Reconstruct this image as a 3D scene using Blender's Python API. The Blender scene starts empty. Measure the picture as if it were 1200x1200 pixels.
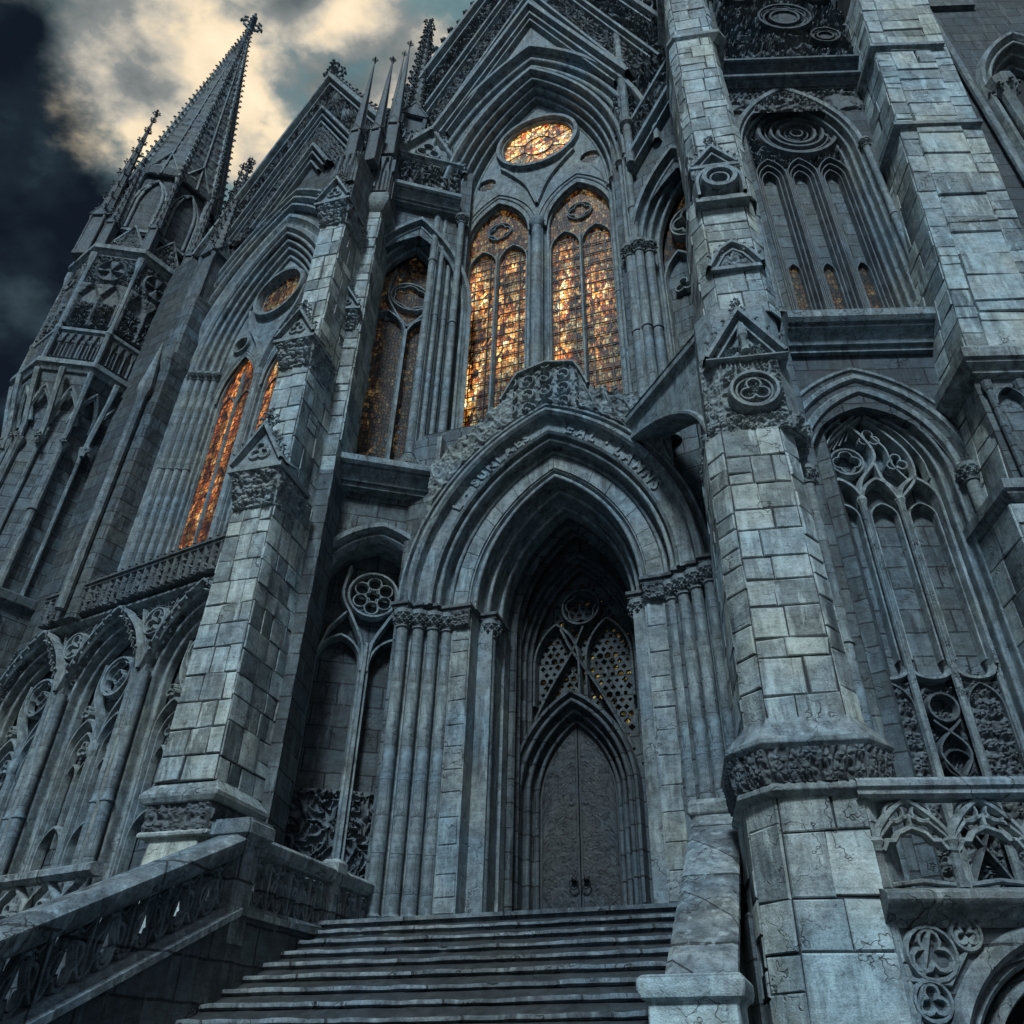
import bpy, math, random
import numpy as np
from math import pi, sin, cos, sqrt, radians, atan2, hypot
from mathutils import Vector, Matrix
from mathutils.geometry import tessellate_polygon

# ---------------------------------------------------------------- camera, sky, sun, exposure
scene = bpy.context.scene
cam_d = bpy.data.cameras.new('camera')
cam = bpy.data.objects.new('camera', cam_d)
scene.collection.objects.link(cam)
cam.location = (0, 0, 1.6)
cam.rotation_euler = (radians(125), 0, 0)
cam_d.sensor_width = 36
cam_d.lens = 36 * 942 / 1200
cam_d.shift_x = -35 / 1200
cam_d.clip_start = 0.1
cam_d.clip_end = 5000
scene.camera = cam
scene.view_settings.view_transform = 'Standard'
scene.view_settings.look = 'None'
scene.view_settings.gamma = 1
scene.view_settings.exposure = 0.05
scene.render.engine = 'CYCLES'
scene.cycles.use_denoising = True
scene.cycles.max_bounces = 4
scene.cycles.diffuse_bounces = 3

SUN_EL, SUN_AZ = radians(47), radians(-12)       # azimuth from straight behind the camera, negative = left
sun_d = bpy.data.lights.new('sun', 'SUN')
sun_d.energy = 3.3
sun_d.angle = radians(10)
sun_d.color = (0.73, 0.90, 1.0)
sun = bpy.data.objects.new('sun', sun_d)
scene.collection.objects.link(sun)
_sd = Vector((sin(SUN_AZ) * cos(SUN_EL), -cos(SUN_AZ) * cos(SUN_EL), sin(SUN_EL)))   # towards the sun
sun.rotation_euler = _sd.to_track_quat('Z', 'Y').to_euler()
sun.location = (0, -30, 60)


class NT:
    """small node-tree helper"""
    def __init__(s, tree):
        s.t = tree; s.n = tree.nodes; s.l = tree.links
    def new(s, typ, **kw):
        nd = s.n.new(typ)
        for k, v in kw.items():
            setattr(nd, k, v)
        return nd
    def set(s, sock, v):
        if isinstance(v, bpy.types.NodeSocket):
            s.l.new(v, sock)
        elif v is not None:
            sock.default_value = v
    def math(s, op, a, b=None, c=None, clamp=False):
        nd = s.new('ShaderNodeMath', operation=op, use_clamp=clamp)
        s.set(nd.inputs[0], a); s.set(nd.inputs[1], b)
        if c is not None: s.set(nd.inputs[2], c)
        return nd.outputs[0]
    def vmath(s, op, a, b=None, out=0):
        nd = s.new('ShaderNodeVectorMath', operation=op)
        s.set(nd.inputs[0], a)
        if b is not None: s.set(nd.inputs[1], b)
        return nd.outputs[out]
    def noise(s, vec, scale=5, detail=6, rough=.55, dist=0.0, dim='3D', out=0):
        nd = s.new('ShaderNodeTexNoise', noise_dimensions=dim)
        s.set(nd.inputs['Vector'], vec)
        nd.inputs['Scale'].default_value = scale; nd.inputs['Detail'].default_value = detail
        nd.inputs['Roughness'].default_value = rough; nd.inputs['Distortion'].default_value = dist
        return nd.outputs[out]
    def ramp(s, fac, stops, interp='LINEAR'):
        nd = s.new('ShaderNodeValToRGB'); r = nd.color_ramp; r.interpolation = interp
        while len(r.elements) < len(stops): r.elements.new(.5)
        for e, (p, c) in zip(r.elements, stops):
            e.position = p
            e.color = (c, c, c, 1) if isinstance(c, (int, float)) else (*c, 1)
        s.set(nd.inputs[0], fac)
        return nd.outputs[0]
    def mix(s, fac, a, b, typ='MIX'):
        nd = s.new('ShaderNodeMix', data_type='RGBA', blend_type=typ)
        nd.clamp_factor = True
        s.set(nd.inputs[0], fac)
        for i, v in ((6, a), (7, b)):
            s.set(nd.inputs[i], (*v, 1) if isinstance(v, tuple) and len(v) == 3 else v)
        return nd.outputs[2]
    def smooth(s, v, a, b):
        nd = s.new('ShaderNodeMapRange', interpolation_type='SMOOTHSTEP')
        s.set(nd.inputs[0], v); nd.inputs[1].default_value = a; nd.inputs[2].default_value = b
        return nd.outputs[0]


CLOUD_AT = (5.1, 3.3, 1.2)
world = bpy.data.worlds.new('World'); scene.world = world; world.use_nodes = True
w = NT(world.node_tree)
for n_ in list(w.n): w.n.remove(n_)
tc = w.new('ShaderNodeTexCoord')
D = tc.outputs['Generated']
sky = w.new('ShaderNodeTexSky', sky_type='NISHITA', sun_disc=False)
sky.sun_elevation = SUN_EL; sky.sun_rotation = pi + SUN_AZ
sky.air_density = 1.2; sky.dust_density = 2.0; sky.ozone_density = 2.0
skyc = w.mix(1.0, sky.outputs[0], (.085, .085, .085), 'MULTIPLY')
sep = w.new('ShaderNodeSeparateXYZ'); w.l.new(D, sep.inputs[0])
zc = w.math('ADD', w.math('MAXIMUM', sep.outputs[2], 0.0), .35)
inv = w.math('DIVIDE', 1.0, zc)
flat = w.new('ShaderNodeVectorMath', operation='SCALE')
w.l.new(D, flat.inputs[0]); w.l.new(inv, flat.inputs['Scale'])
P = flat.outputs[0]
def puff(vec):
    """billowing cumulus density, about 0..1"""
    nd = w.new('ShaderNodeTexNoise', noise_type='RIDGED_MULTIFRACTAL', normalize=True)
    w.set(nd.inputs['Vector'], vec); nd.inputs['Scale'].default_value = 5.5; nd.inputs['Detail'].default_value = 5
    nd.inputs['Roughness'].default_value = .45; nd.inputs['Lacunarity'].default_value = 2.1
    nd.inputs['Offset'].default_value = .9; nd.inputs['Gain'].default_value = 1.2
    return w.math('ADD', w.math('MULTIPLY', w.noise(vec, 3.0, 9, .56), 1.0), w.math('MULTIPLY', w.math('SUBTRACT', .62, nd.outputs[0]), .20))
Pc = w.vmath('ADD', w.vmath('MULTIPLY', P, (1.0, 1.2, .6)), CLOUD_AT)
d1 = puff(Pc)
d2 = puff(w.vmath('ADD', Pc, (.034, .030, .02)))
fine = w.noise(Pc, 13, 8, .60)
dn = w.math('ADD', d1, w.math('MULTIPLY', w.math('SUBTRACT', fine, .5), .18))
lit = w.math('ADD', w.math('MULTIPLY', w.math('SUBTRACT', d1, d2), 2.4), w.math('ADD', .44, w.math('MULTIPLY', w.math('SUBTRACT', fine, .5), .5)))
cover = w.smooth(dn, .425, .53)
cloudc = w.ramp(lit, [(.10, (.115, .135, .14)), (.32, (.25, .27, .265)), (.45, (.58, .53, .44)), (.58, (.92, .76, .53)), (.85, (1.08, .92, .67))])
gap = w.ramp(fine, [(.3, (.105, .20, .215)), (.7, (.23, .345, .35))])
gap = w.mix(.15, gap, skyc)
bright = w.mix(cover, gap, cloudc)
n1 = w.noise(P, 3.4, 9, .56); n3 = w.noise(P, 1.5, 4, .5)
dark = w.ramp(w.math('ADD', w.math('MULTIPLY', dn, .8), w.math('MULTIPLY', w.math('SUBTRACT', lit, .5), .22)),
              [(.28, (.006, .010, .018)), (.40, (.012, .021, .031)), (.50, (.030, .050, .064)), (.62, (.062, .090, .104))])
storm_dir = Vector((-.95, .22, .23)).normalized()
sd = w.vmath('DOT_PRODUCT', D, tuple(storm_dir), out=1)
sd = w.math('ADD', sd, w.math('MULTIPLY', w.math('SUBTRACT', dn, .50), -.20))
sd = w.math('ADD', sd, w.math('MULTIPLY', w.math('SUBTRACT', n3, .5), .10))
storm = w.smooth(sd, .664, .715)
front = w.mix(storm, bright, dark)
# the rest of the dome: an even grey overcast
grey = w.ramp(n1, [(.3, (.038, .062, .086)), (.7, (.092, .138, .178))])
grey = w.mix(.3, grey, skyc)
low = w.smooth(sep.outputs[2], -.05, .45)
grey = w.mix(low, (.03, .042, .052), grey)
bdir = Vector((-.36, .43, .82)).normalized()
bd = w.vmath('DOT_PRODUCT', D, tuple(bdir), out=1)
out = w.mix(w.smooth(bd, .72, .88), grey, front)
bg = w.new('ShaderNodeBackground'); w.l.new(out, bg.inputs[0]); bg.inputs[1].default_value = 1.0
wo = w.new('ShaderNodeOutputWorld'); w.l.new(bg.outputs[0], wo.inputs[0])
# ---------------------------------------------------------------- materials
def principled(name):
    m = bpy.data.materials.new(name); m.use_nodes = True
    t = NT(m.node_tree); b = t.n['Principled BSDF']
    return m, t, b

def stone(name, lo, hi, bricks=None, soot=.35, bump=.8, fine=55, island=0.0, rough=.82, warm=.0, mortar=.016, var=(.66, 1.24)):
    """weathered limestone; bricks = (width, height) of masonry drawn in the local (x+y, z) plane"""
    m, t, b = principled(name)
    co = t.new('ShaderNodeTexCoord').outputs['Object']
    big = t.noise(co, .9, 4, .62)
    mid = t.noise(co, 4.2, 8, .72)
    streak = t.noise(t.vmath('MULTIPLY', co, (6.0, 6.0, .4)), 1.0, 4, .65)
    tool = t.noise(t.vmath('MULTIPLY', co, (4.0, 4.0, 26.0)), 1.0, 2, .6)      # horizontal chisel marks
    fin = t.noise(co, fine, 3, .75)
    wv = t.vmath('ADD', co, t.vmath('MULTIPLY', t.vmath('SUBTRACT', t.noise(co, 2.6, 3, .6, out=1), (.5, .5, .5)), (.9, .9, .9)))
    cr = t.new('ShaderNodeTexVoronoi', feature='DISTANCE_TO_EDGE'); t.l.new(wv, cr.inputs['Vector']); cr.inputs['Scale'].default_value = 1.5
    crack = t.ramp(cr.outputs['Distance'], [(.004, 1.0), (.018, 0.0)])
    crack = t.math('MULTIPLY', crack, t.ramp(t.noise(co, 1.3, 3, .5), [(.50, 0.0), (.58, 1.0)]))
    c = t.ramp(mid, [(.33, lo), (.60, hi)])
    c = t.mix(1.0, c, t.ramp(fin, [(.3, .68), (.7, 1.28)]), 'MULTIPLY')
    c = t.mix(1.0, c, t.ramp(tool, [(.35, .86), (.65, 1.12)]), 'MULTIPLY')
    h = t.math('ADD', t.math('MULTIPLY', mid, .9), t.math('MULTIPLY', fin, .34))
    h = t.math('ADD', h, t.math('MULTIPLY', tool, .16))
    h = t.math('SUBTRACT', h, t.math('MULTIPLY', crack, .5))
    c = t.mix(t.math('MULTIPLY', crack, .75), c, (.012, .014, .016))
    if bricks:
        s3 = t.new('ShaderNodeSeparateXYZ'); t.l.new(co, s3.inputs[0])
        cx = t.new('ShaderNodeCombineXYZ')
        t.l.new(t.math('ADD', s3.outputs[0], s3.outputs[1]), cx.inputs[0]); t.l.new(s3.outputs[2], cx.inputs[1])
        wob = t.vmath('ADD', cx.outputs[0], t.vmath('MULTIPLY', t.vmath('SUBTRACT', t.noise(co, 3.0, 4, .6, out=1), (.5, .5, .5)), (.07, .07, 0)))
        br = t.new('ShaderNodeTexBrick')
        t.l.new(wob, br.inputs['Vector'])
        br.inputs['Scale'].default_value = 1.0
        br.inputs['Brick Width'].default_value = bricks[0]; br.inputs['Row Height'].default_value = bricks[1]
        br.inputs['Mortar Size'].default_value = mortar; br.inputs['Mortar Smooth'].default_value = .3
        br.inputs['Color1'].default_value = (var[0],) * 3 + (1,); br.inputs['Color2'].default_value = (var[1],) * 3 + (1,)
        br.inputs['Mortar'].default_value = (.2, .2, .2, 1)
        c = t.mix(1.0, c, br.outputs['Color'], 'MULTIPLY')
        h = t.math('SUBTRACT', h, t.math('MULTIPLY', br.outputs['Fac'], 1.2))
    if island:
        ri = t.new('ShaderNodeNewGeometry').outputs['Random Per Island']
        c = t.mix(1.0, c, t.ramp(ri, [(0, 1 - island), (1, 1 + island)]), 'MULTIPLY')
        if warm:
            c = t.mix(t.ramp(ri, [(.55, 0.0), (.9, warm)]), c, (hi[0] * 1.1, hi[1] * .98, hi[2] * .78))
    if soot:
        s_ = t.math('MULTIPLY', t.ramp(streak, [(.46, 0.0), (.66, 1.0)]), t.ramp(big, [(.40, .1), (.62, 1.0)]))
        c = t.mix(t.math('MULTIPLY', s_, soot * 1.6, clamp=True), c, (.013, .017, .021))
        sp = t.ramp(t.noise(co, 15, 3, .65), [(.58, 0.0), (.66, 1.0)])
        c = t.mix(t.math('MULTIPLY', sp, soot * .9, clamp=True), c, (.018, .021, .024))
    pale = t.ramp(t.noise(t.vmath('MULTIPLY', co, (3.5, 3.5, .8)), 1.7, 5, .66), [(.55, 0.0), (.68, .7)])
    c = t.mix(pale, c, (min(1, hi[0] * 1.45), min(1, hi[1] * 1.45), min(1, hi[2] * 1.40)))
    # brown crusts and blue-grey washed zones
    c = t.mix(1.0, c, t.ramp(t.noise(co, .55, 3, .6), [(.36, (.86, .99, 1.08)), (.50, (1.0, 1.0, 1.0)), (.66, (1.08, 1.0, .88))]), 'MULTIPLY')
    t.l.new(c, b.inputs['Base Color'])
    t.l.new(t.ramp(mid, [(.3, rough - .2), (.7, min(1, rough + .08))]), b.inputs['Roughness'])
    b.inputs['Specular IOR Level'].default_value = .4
    bp = t.new('ShaderNodeBump'); bp.inputs['Strength'].default_value = bump; bp.inputs['Distance'].default_value = .035
    t.l.new(h, bp.inputs['Height']); t.l.new(bp.outputs[0], b.inputs['Normal'])
    return m

def stained(name, cols, strength, sx=7.0, sz=4.0, dim_lo=.42, dim_hi=.62, gloss=.5, zr=None, strip=None):
    """leaded stained glass lit from inside"""
    m, t, b = principled(name)
    co = t.new('ShaderNodeTexCoord').outputs['Object']
    s3 = t.new('ShaderNodeSeparateXYZ'); t.l.new(co, s3.inputs[0])
    cx = t.new('ShaderNodeCombineXYZ')
    t.l.new(t.math('MULTIPLY', s3.outputs[0], sx), cx.inputs[0]); t.l.new(t.math('MULTIPLY', s3.outputs[2], sz), cx.inputs[1])
    v = cx.outputs[0]
    v = t.vmath('ADD', v, t.vmath('MULTIPLY', t.vmath('SUBTRACT', t.noise(co, 2.5, 3, .5, out=1), (.5, .5, .5)), (.9, .9, 0)))
    vo = t.new('ShaderNodeTexVoronoi', voronoi_dimensions='2D'); t.l.new(v, vo.inputs['Vector']); vo.inputs['Scale'].default_value = 1.0
    vo.inputs['Randomness'].default_value = .85
    ed = t.new('ShaderNodeTexVoronoi', voronoi_dimensions='2D', feature='DISTANCE_TO_EDGE'); t.l.new(v, ed.inputs['Vector']); ed.inputs['Scale'].default_value = 1.0
    ed.inputs['Randomness'].default_value = .85
    rnd = t.new('ShaderNodeSeparateColor'); t.l.new(vo.outputs['Color'], rnd.inputs[0])
    figs = t.noise(t.vmath('ADD', t.vmath('MULTIPLY', co, (1.6, 1.0, .8)), (2.2, 0, 5.1)), 1.3, 4, .6)
    base = t.ramp(t.math('ADD', t.math('MULTIPLY', rnd.outputs[0], .62), t.math('MULTIPLY', t.ramp(figs, [(.34, 0.0), (.66, 1.0)]), .38)), cols, 'CONSTANT')
    pane = t.noise(co, 9.0, 4, .6)
    glow = t.noise(t.vmath('ADD', t.vmath('MULTIPLY', co, (1.3, 1, .55)), (4.2, 0, 1.1)), 1.15, 3, .55)
    k = t.math('MULTIPLY', t.ramp(glow, [(dim_lo, .06), (dim_hi, 1.0)]), t.ramp(pane, [(.3, .35), (.7, 1.25)]))
    k = t.math('MULTIPLY', k, t.ramp(rnd.outputs[1], [(0, .25), (1, 1.2)]))
    if strip:    # emission is stronger along the middle of each strip than at its edges
        f0 = t.math('FRACT', t.math('DIVIDE', t.math('SUBTRACT', s3.outputs[0], strip[0]), strip[1]))
        f1 = t.math('SUBTRACT', 1.0, t.math('MULTIPLY', t.math('ABSOLUTE', t.math('SUBTRACT', f0, .5)), 2.0))
        k = t.math('MULTIPLY', k, t.ramp(f1, [(.05, .22), (.55, 1.25)]))
    if zr:       # interior light put into the emission: full at mid-height, weak at foot and head
        f = t.math('MULTIPLY', t.smooth(s3.outputs[2], zr[0], zr[1]), t.math('SUBTRACT', 1.0, t.smooth(s3.outputs[2], zr[2], zr[3])))
        k = t.math('MULTIPLY', k, t.math('ADD', .12, t.math('MULTIPLY', f, .88)))
    lead = t.ramp(ed.outputs[0], [(.03, 0.0), (.10, 1.0)])
    gx = t.new('ShaderNodeTexBrick'); t.l.new(cx.outputs[0], gx.inputs['Vector']); gx.offset = 0.0
    gx.inputs['Scale'].default_value = 1.0; gx.inputs['Brick Width'].default_value = 2.8; gx.inputs['Row Height'].default_value = 1.5; gx.inputs['Mortar Size'].default_value = .07
    lead = t.math('MULTIPLY', lead, t.math('SUBTRACT', 1.0, gx.outputs['Fac']))
    k = t.math('MULTIPLY', k, lead)
    t.l.new(base, b.inputs['Emission Color'])
    t.l.new(t.math('MULTIPLY', k, strength), b.inputs['Emission Strength'])
    t.l.new(t.mix(lead, (.01, .01, .012), t.mix(.8, base, (.01, .012, .014))), b.inputs['Base Color'])
    b.inputs['Roughness'].default_value = gloss; b.inputs['Specular IOR Level'].default_value = .2
    bp = t.new('ShaderNodeBump'); bp.inputs['Strength'].default_value = .5; bp.inputs['Distance'].default_value = .02
    t.l.new(t.math('SUBTRACT', pane, lead), bp.inputs['Height']); t.l.new(bp.outputs[0], b.inputs['Normal'])
    return m

M = {}
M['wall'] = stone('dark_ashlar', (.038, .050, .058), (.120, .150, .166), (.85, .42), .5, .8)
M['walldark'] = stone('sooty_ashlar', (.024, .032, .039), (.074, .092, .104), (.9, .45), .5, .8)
M['trim'] = stone('trim_limestone', (.075, .095, .107), (.225, .270, .288), None, .5, .65)
M['shaft'] = stone('shaft_limestone', (.075, .095, .107), (.215, .260, .280), (4.0, .62), .5, .6, mortar=.006, var=(.86, 1.1))
M['block'] = stone('pale_block_limestone', (.15, .185, .195), (.38, .44, .45), None, .42, .8, island=.42, warm=.28)
M['joint'] = stone('dark_joint_mortar', (.010, .012, .014), (.032, .037, .041), None, .3, .5)
M['carve'] = stone('sooty_carved_stone', (.034, .042, .050), (.120, .142, .156), None, .5, .6)
M['carvelight'] = stone('carved_limestone', (.085, .105, .115), (.25, .295, .31), None, .5, .65)
M['step'] = stone('worn_step_stone', (.048, .060, .072), (.165, .198, .220), (1.5, 3.0), .55, .9)
M['coping'] = stone('coping_stone', (.08, .10, .114), (.25, .295, .315), (2.6, .9), .5, .8)
M['floor'] = stone('paving', (.05, .058, .066), (.12, .135, .15), None, .4, .5)
M['iron'], t_, b_ = principled('dark_iron')
b_.inputs['Base Color'].default_value = (.012, .013, .015, 1); b_.inputs['Roughness'].default_value = .55; b_.inputs['Metallic'].default_value = .6
M['wood'] = stone('black_oak', (.020, .023, .027), (.048, .054, .060), None, .3, .5)
M['void'], t_, b_ = principled('dark_interior'); b_.inputs['Base Color'].default_value = (.01, .012, .014, 1); b_.inputs['Roughness'].default_value = .9
AMB = [(0, (.03, .014, .008)), (.20, (.16, .035, .012)), (.32, (.42, .11, .022)), (.44, (.75, .28, .05)), (.58, (.95, .52, .15)), (.72, (1.0, .76, .38)), (.90, (.05, .09, .11))]
RED = [(0, (.03, .012, .008)), (.2, (.24, .05, .016)), (.42, (.55, .16, .035)), (.66, (.85, .34, .08)), (.86, (.95, .6, .25))]
DIM = [(0, (.02, .02, .022)), (.3, (.10, .05, .025)), (.55, (.25, .16, .06)), (.75, (.06, .08, .09)), (.9, (.4, .30, .15))]
M['glass_amber'] = stained('amber_stained_glass', AMB, 2.7, 14, 6.0, .43, .66, zr=(14.2, 16.8, 20.6, 22.0), strip=(.77, .92))
M['glass_rose'] = stained('rose_stained_glass', [(0, (.12, .02, .01)), (.18, (.5, .10, .02)), (.36, (1.0, .42, .08)), (.54, (1.0, .68, .28)), (.76, (1.0, .86, .58))], 2.6, 7.5, 7.0, .36, .60)
M['glass_red'] = stained('red_stained_glass', RED, 1.5, 13, 5.5, .38, .62, strip=(-3.0, .36))
M['glass_dim'] = stained('dim_stained_glass', DIM, .6, 12, 7, .4, .66)  # weak emission gives mostly unlit panes a painted glow
M['glass_spark'] = stained('sparse_lit_glass', [(0, (.01, .01, .01)), (.52, (.5, .35, .12)), (.74, (.8, .62, .3))], 1.1, 9, 8, .46, .60)

# ---------------------------------------------------------------- mesh builder
class MB:
    def __init__(s):
        s.v = []; s.f = []; s.n = 0
    def add(s, verts, faces):
        verts = np.asarray(verts, float).reshape(-1, 3)
        o = s.n; s.v.append(verts); s.n += len(verts)
        s.f.extend(tuple(i + o for i in f) for f in faces)
    def add_tf(s, tmpl, mat3, pos):
        V, Fs = tmpl
        s.add(V @ np.asarray(mat3, float).T + np.asarray(pos, float), Fs)
    def box(s, x0, x1, y0, y1, z0, z1):
        s.add([(x0, y0, z0), (x1, y0, z0), (x1, y1, z0), (x0, y1, z0), (x0, y0, z1), (x1, y0, z1), (x1, y1, z1), (x0, y1, z1)],
              [(0, 1, 5, 4), (1, 2, 6, 5), (2, 3, 7, 6), (3, 0, 4, 7), (4, 5, 6, 7), (3, 2, 1, 0)])
    def frustum(s, x, y, z0, z1, a0, b0, a1, b1, ch0=0, ch1=0):
        """tapered block centred on (x, y); half sizes a (x) and b (y); optional corner chamfers"""
        s.loft([(z0, poly8(a0, b0, ch0)), (z1, poly8(a1, b1, ch1))], x, y)
    def loft(s, rings, x=0, y=0, cap=True):
        k = len(rings[0][1]); V = []; Fs = []
        for z, r in rings: V += [(x + p[0], y + p[1], z) for p in r]
        for i in range(len(rings) - 1):
            for j in range(k):
                a = i * k + j; b = i * k + (j + 1) % k
                Fs.append((a, b, b + k, a + k))
        if cap:
            Fs.append(tuple(range(k))[::-1]); Fs.append(tuple((len(rings) - 1) * k + j for j in range(k)))
        s.add(V, Fs)
    def lathe(s, x, y, prof, seg=12, rot=0.0):
        s.loft([(z, [(r * cos(2 * pi * j / seg + rot), r * sin(2 * pi * j / seg + rot)) for j in range(seg)]) for r, z in prof], x, y)
    def strip(s, curves, closed=False):
        """skin consecutive polylines (each n x 3)"""
        n = len(curves[0]); V = np.concatenate([np.asarray(c, float).reshape(-1, 3) for c in curves]); Fs = []
        for i in range(len(curves) - 1):
            for j in range(n - 1 + (1 if closed else 0)):
                a = i * n + j; b = i * n + (j + 1) % n
                Fs.append((a, b, b + n, a + n))
        s.add(V, Fs)
    def plate(s, outer, holes, y0, y1, sides=True, hole_y=None):
        """flat plate in the x-z plane with holes, front at y0, back at y1"""
        loops = [outer] + list(holes)
        tri = tessellate_polygon([[Vector((p[0], p[1], 0)) for p in lp] for lp in loops])
        flat = [p for lp in loops for p in lp]; n = len(flat)
        s.add([(p[0], y0, p[1]) for p in flat], [tuple(t) for t in tri])
        s.add([(p[0], y1, p[1]) for p in flat], [tuple(t)[::-1] for t in tri])
        if sides:
            for i, lp in enumerate(loops):
                k = len(lp); yb = y1
                s.add([(p[0], y0, p[1]) for p in lp] + [(p[0], yb, p[1]) for p in lp],
                      [(j, (j + 1) % k, (j + 1) % k + k, j + k) for j in range(k)])
    def grid(s, P):
        nz, nx = P.shape[:2]
        idx = np.arange(nz * nx).reshape(nz, nx)
        q = np.stack([idx[:-1, :-1], idx[:-1, 1:], idx[1:, 1:], idx[1:, :-1]], -1).reshape(-1, 4)
        s.add(P.reshape(-1, 3), [tuple(r) for r in q.tolist()])

def poly8(a, b, ch=0):
    if ch <= 0: return [(-a, -b), (a, -b), (a, b), (-a, b)]
    return [(-a + ch, -b), (a - ch, -b), (a, -b + ch), (a, b - ch), (a - ch, b), (-a + ch, b), (-a, b - ch), (-a, -b + ch)]

class Frame:
    def __init__(s, x, y, phi):
        s.m = Matrix.Translation((x, y, 0)) @ Matrix.Rotation(-radians(phi), 4, 'Z')

WM = {}
def finish(name, mb, mat, parent=None, frame=None, smooth=33, bevel=0.0, label=None):
    me = bpy.data.meshes.new(name)
    V = np.concatenate(mb.v)
    me.from_pydata(V.tolist(), [], mb.f)
    me.materials.append(M[mat] if isinstance(mat, str) else mat)
    if smooth:
        me.shade_smooth(); me.set_sharp_from_angle(angle=radians(smooth))
    o = bpy.data.objects.new(name, me); scene.collection.objects.link(o)
    place(o, parent, frame)
    if bevel:
        b = o.modifiers.new('bevel', 'BEVEL'); b.width = bevel; b.segments = 2; b.limit_method = 'ANGLE'; b.angle_limit = radians(40)
    if label: o['label'] = label
    return o
def place(o, parent=None, frame=None, local=None):
    """frame = world matrix of the object (a Frame or Matrix); without one it takes its parent's"""
    pm = WM[parent.name] if parent else Matrix.Identity(4)
    wm = (frame.m if isinstance(frame, Frame) else frame) if frame is not None else pm
    if local is not None: wm = wm @ local
    if parent: o.parent = parent
    o.matrix_basis = pm.inverted() @ wm
    WM[o.name] = wm
def clone(o, parent, local, frame=None):
    c = o.copy(); scene.collection.objects.link(c)
    place(c, parent, frame, local)
    return c
def thing(name, label, cat, loc=(0, 0, 0), group=None):
    o = bpy.data.objects.new(name, None); scene.collection.objects.link(o)
    o.empty_display_size = .5
    place(o, None, Matrix.Translation(loc)); o['label'] = label; o['category'] = cat
    if group: o['group'] = group
    return o

# ---------------------------------------------------------------- curves and sweeps in the wall plane (x, z)
def arch_R(a, h): return (a * a + h * h) / (2 * a)
def arch(cx, a, zs, h, off=0.0, n=14, zb=None):
    """pointed arch polyline, left springer to right; off pushes it outward keeping its centres; zb adds jambs"""
    R = arch_R(a, h); r = R + off; c = R - a
    top = math.acos(max(-1, min(1, c / r)))
    pts = []
    for i in range(n + 1):
        t = top * i / n
        pts.append((cx - (r * cos(t) - c), zs + r * sin(t)))
    pts += [(2 * cx - x, z) for x, z in pts[-2::-1]]
    if zb is not None: pts = [(cx - a - off, zb)] + pts + [(cx + a + off, zb)]
    return pts
def sweep_arch(mb, cx, a, zs, h, prof, zb=None, n=14):
    mb.strip([[(x, y, z) for x, z in arch(cx, a, zs, h, o, n, zb)] for o, y in prof])
def rolls(n0, y0, n1, y1, k, fill=.62):
    """moulded orders stepping outward (n) and forward (y) in k rolls and hollows"""
    P_ = []
    dn = (n1 - n0) / k; dy = (y1 - y0) / k
    for i in range(k):
        na = n0 + dn * i; yb = y0 + dy * (i + 1)
        r = abs(dn) * fill / 2
        P_.append((na, y0 + dy * i))
        P_.append((na, yb + 1.9 * r))
        for j in range(8):
            t = pi * j / 7
            P_.append((na + r - r * cos(t), yb + r - r * sin(t)))
        P_.append((na + 2 * r, yb + 1.6 * r))
        nb = na + dn
        P_.append((na + 2 * r + (nb - na - 2 * r) * .5, yb + 1.2 * r))
        P_.append((nb, yb + .25 * r))
    P_.append((n1, y1))
    return P_
def circle(cx, cz, r, n=24, a0=0.0, a1=2 * pi):
    m = n if abs(a1 - a0 - 2 * pi) < 1e-6 else n + 1
    return [(cx + r * cos(a0 + (a1 - a0) * i / n), cz + r * sin(a0 + (a1 - a0) * i / n)) for i in range(m)]
def foil(cx, cz, r, k, n=7, rot=pi / 2, inner=.52):
    """k-lobed cusped outline"""
    pts = []; d = r * inner; lr = r - d
    half = pi / k
    # lobe circle meets its neighbour at angle `half`
    q = d * cos(half); disc = lr * lr - (d * sin(half)) ** 2
    rad = q + sqrt(max(disc, 1e-6))
    for i in range(k):
        c = rot + 2 * pi * i / k
        lx, lz = cx + d * cos(c), cz + d * sin(c)
        p0 = (cx + rad * cos(c - half), cz + rad * sin(c - half)); p1 = (cx + rad * cos(c + half), cz + rad * sin(c + half))
        t0 = atan2(p0[1] - lz, p0[0] - lx); t1 = atan2(p1[1] - lz, p1[0] - lx)
        while t1 < t0: t1 += 2 * pi
        pts += [(lx + lr * cos(t0 + (t1 - t0) * j / n), lz + lr * sin(t0 + (t1 - t0) * j / n)) for j in range(n)]
    return pts
def spline(pts, k=6):
    P_ = [np.array(p, float) for p in pts]; P_ = [2 * P_[0] - P_[1]] + P_ + [2 * P_[-1] - P_[-2]]; out = []
    for i in range(1, len(P_) - 2):
        a, b, c, d = P_[i - 1:i + 3]
        for j in range(k):
            t = j / k
            out.append(.5 * (2 * b + (c - a) * t + (2 * a - 5 * b + 4 * c - d) * t * t + (3 * b - a - 3 * c + d) * t ** 3))
    return out + [P_[-2]]
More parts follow.
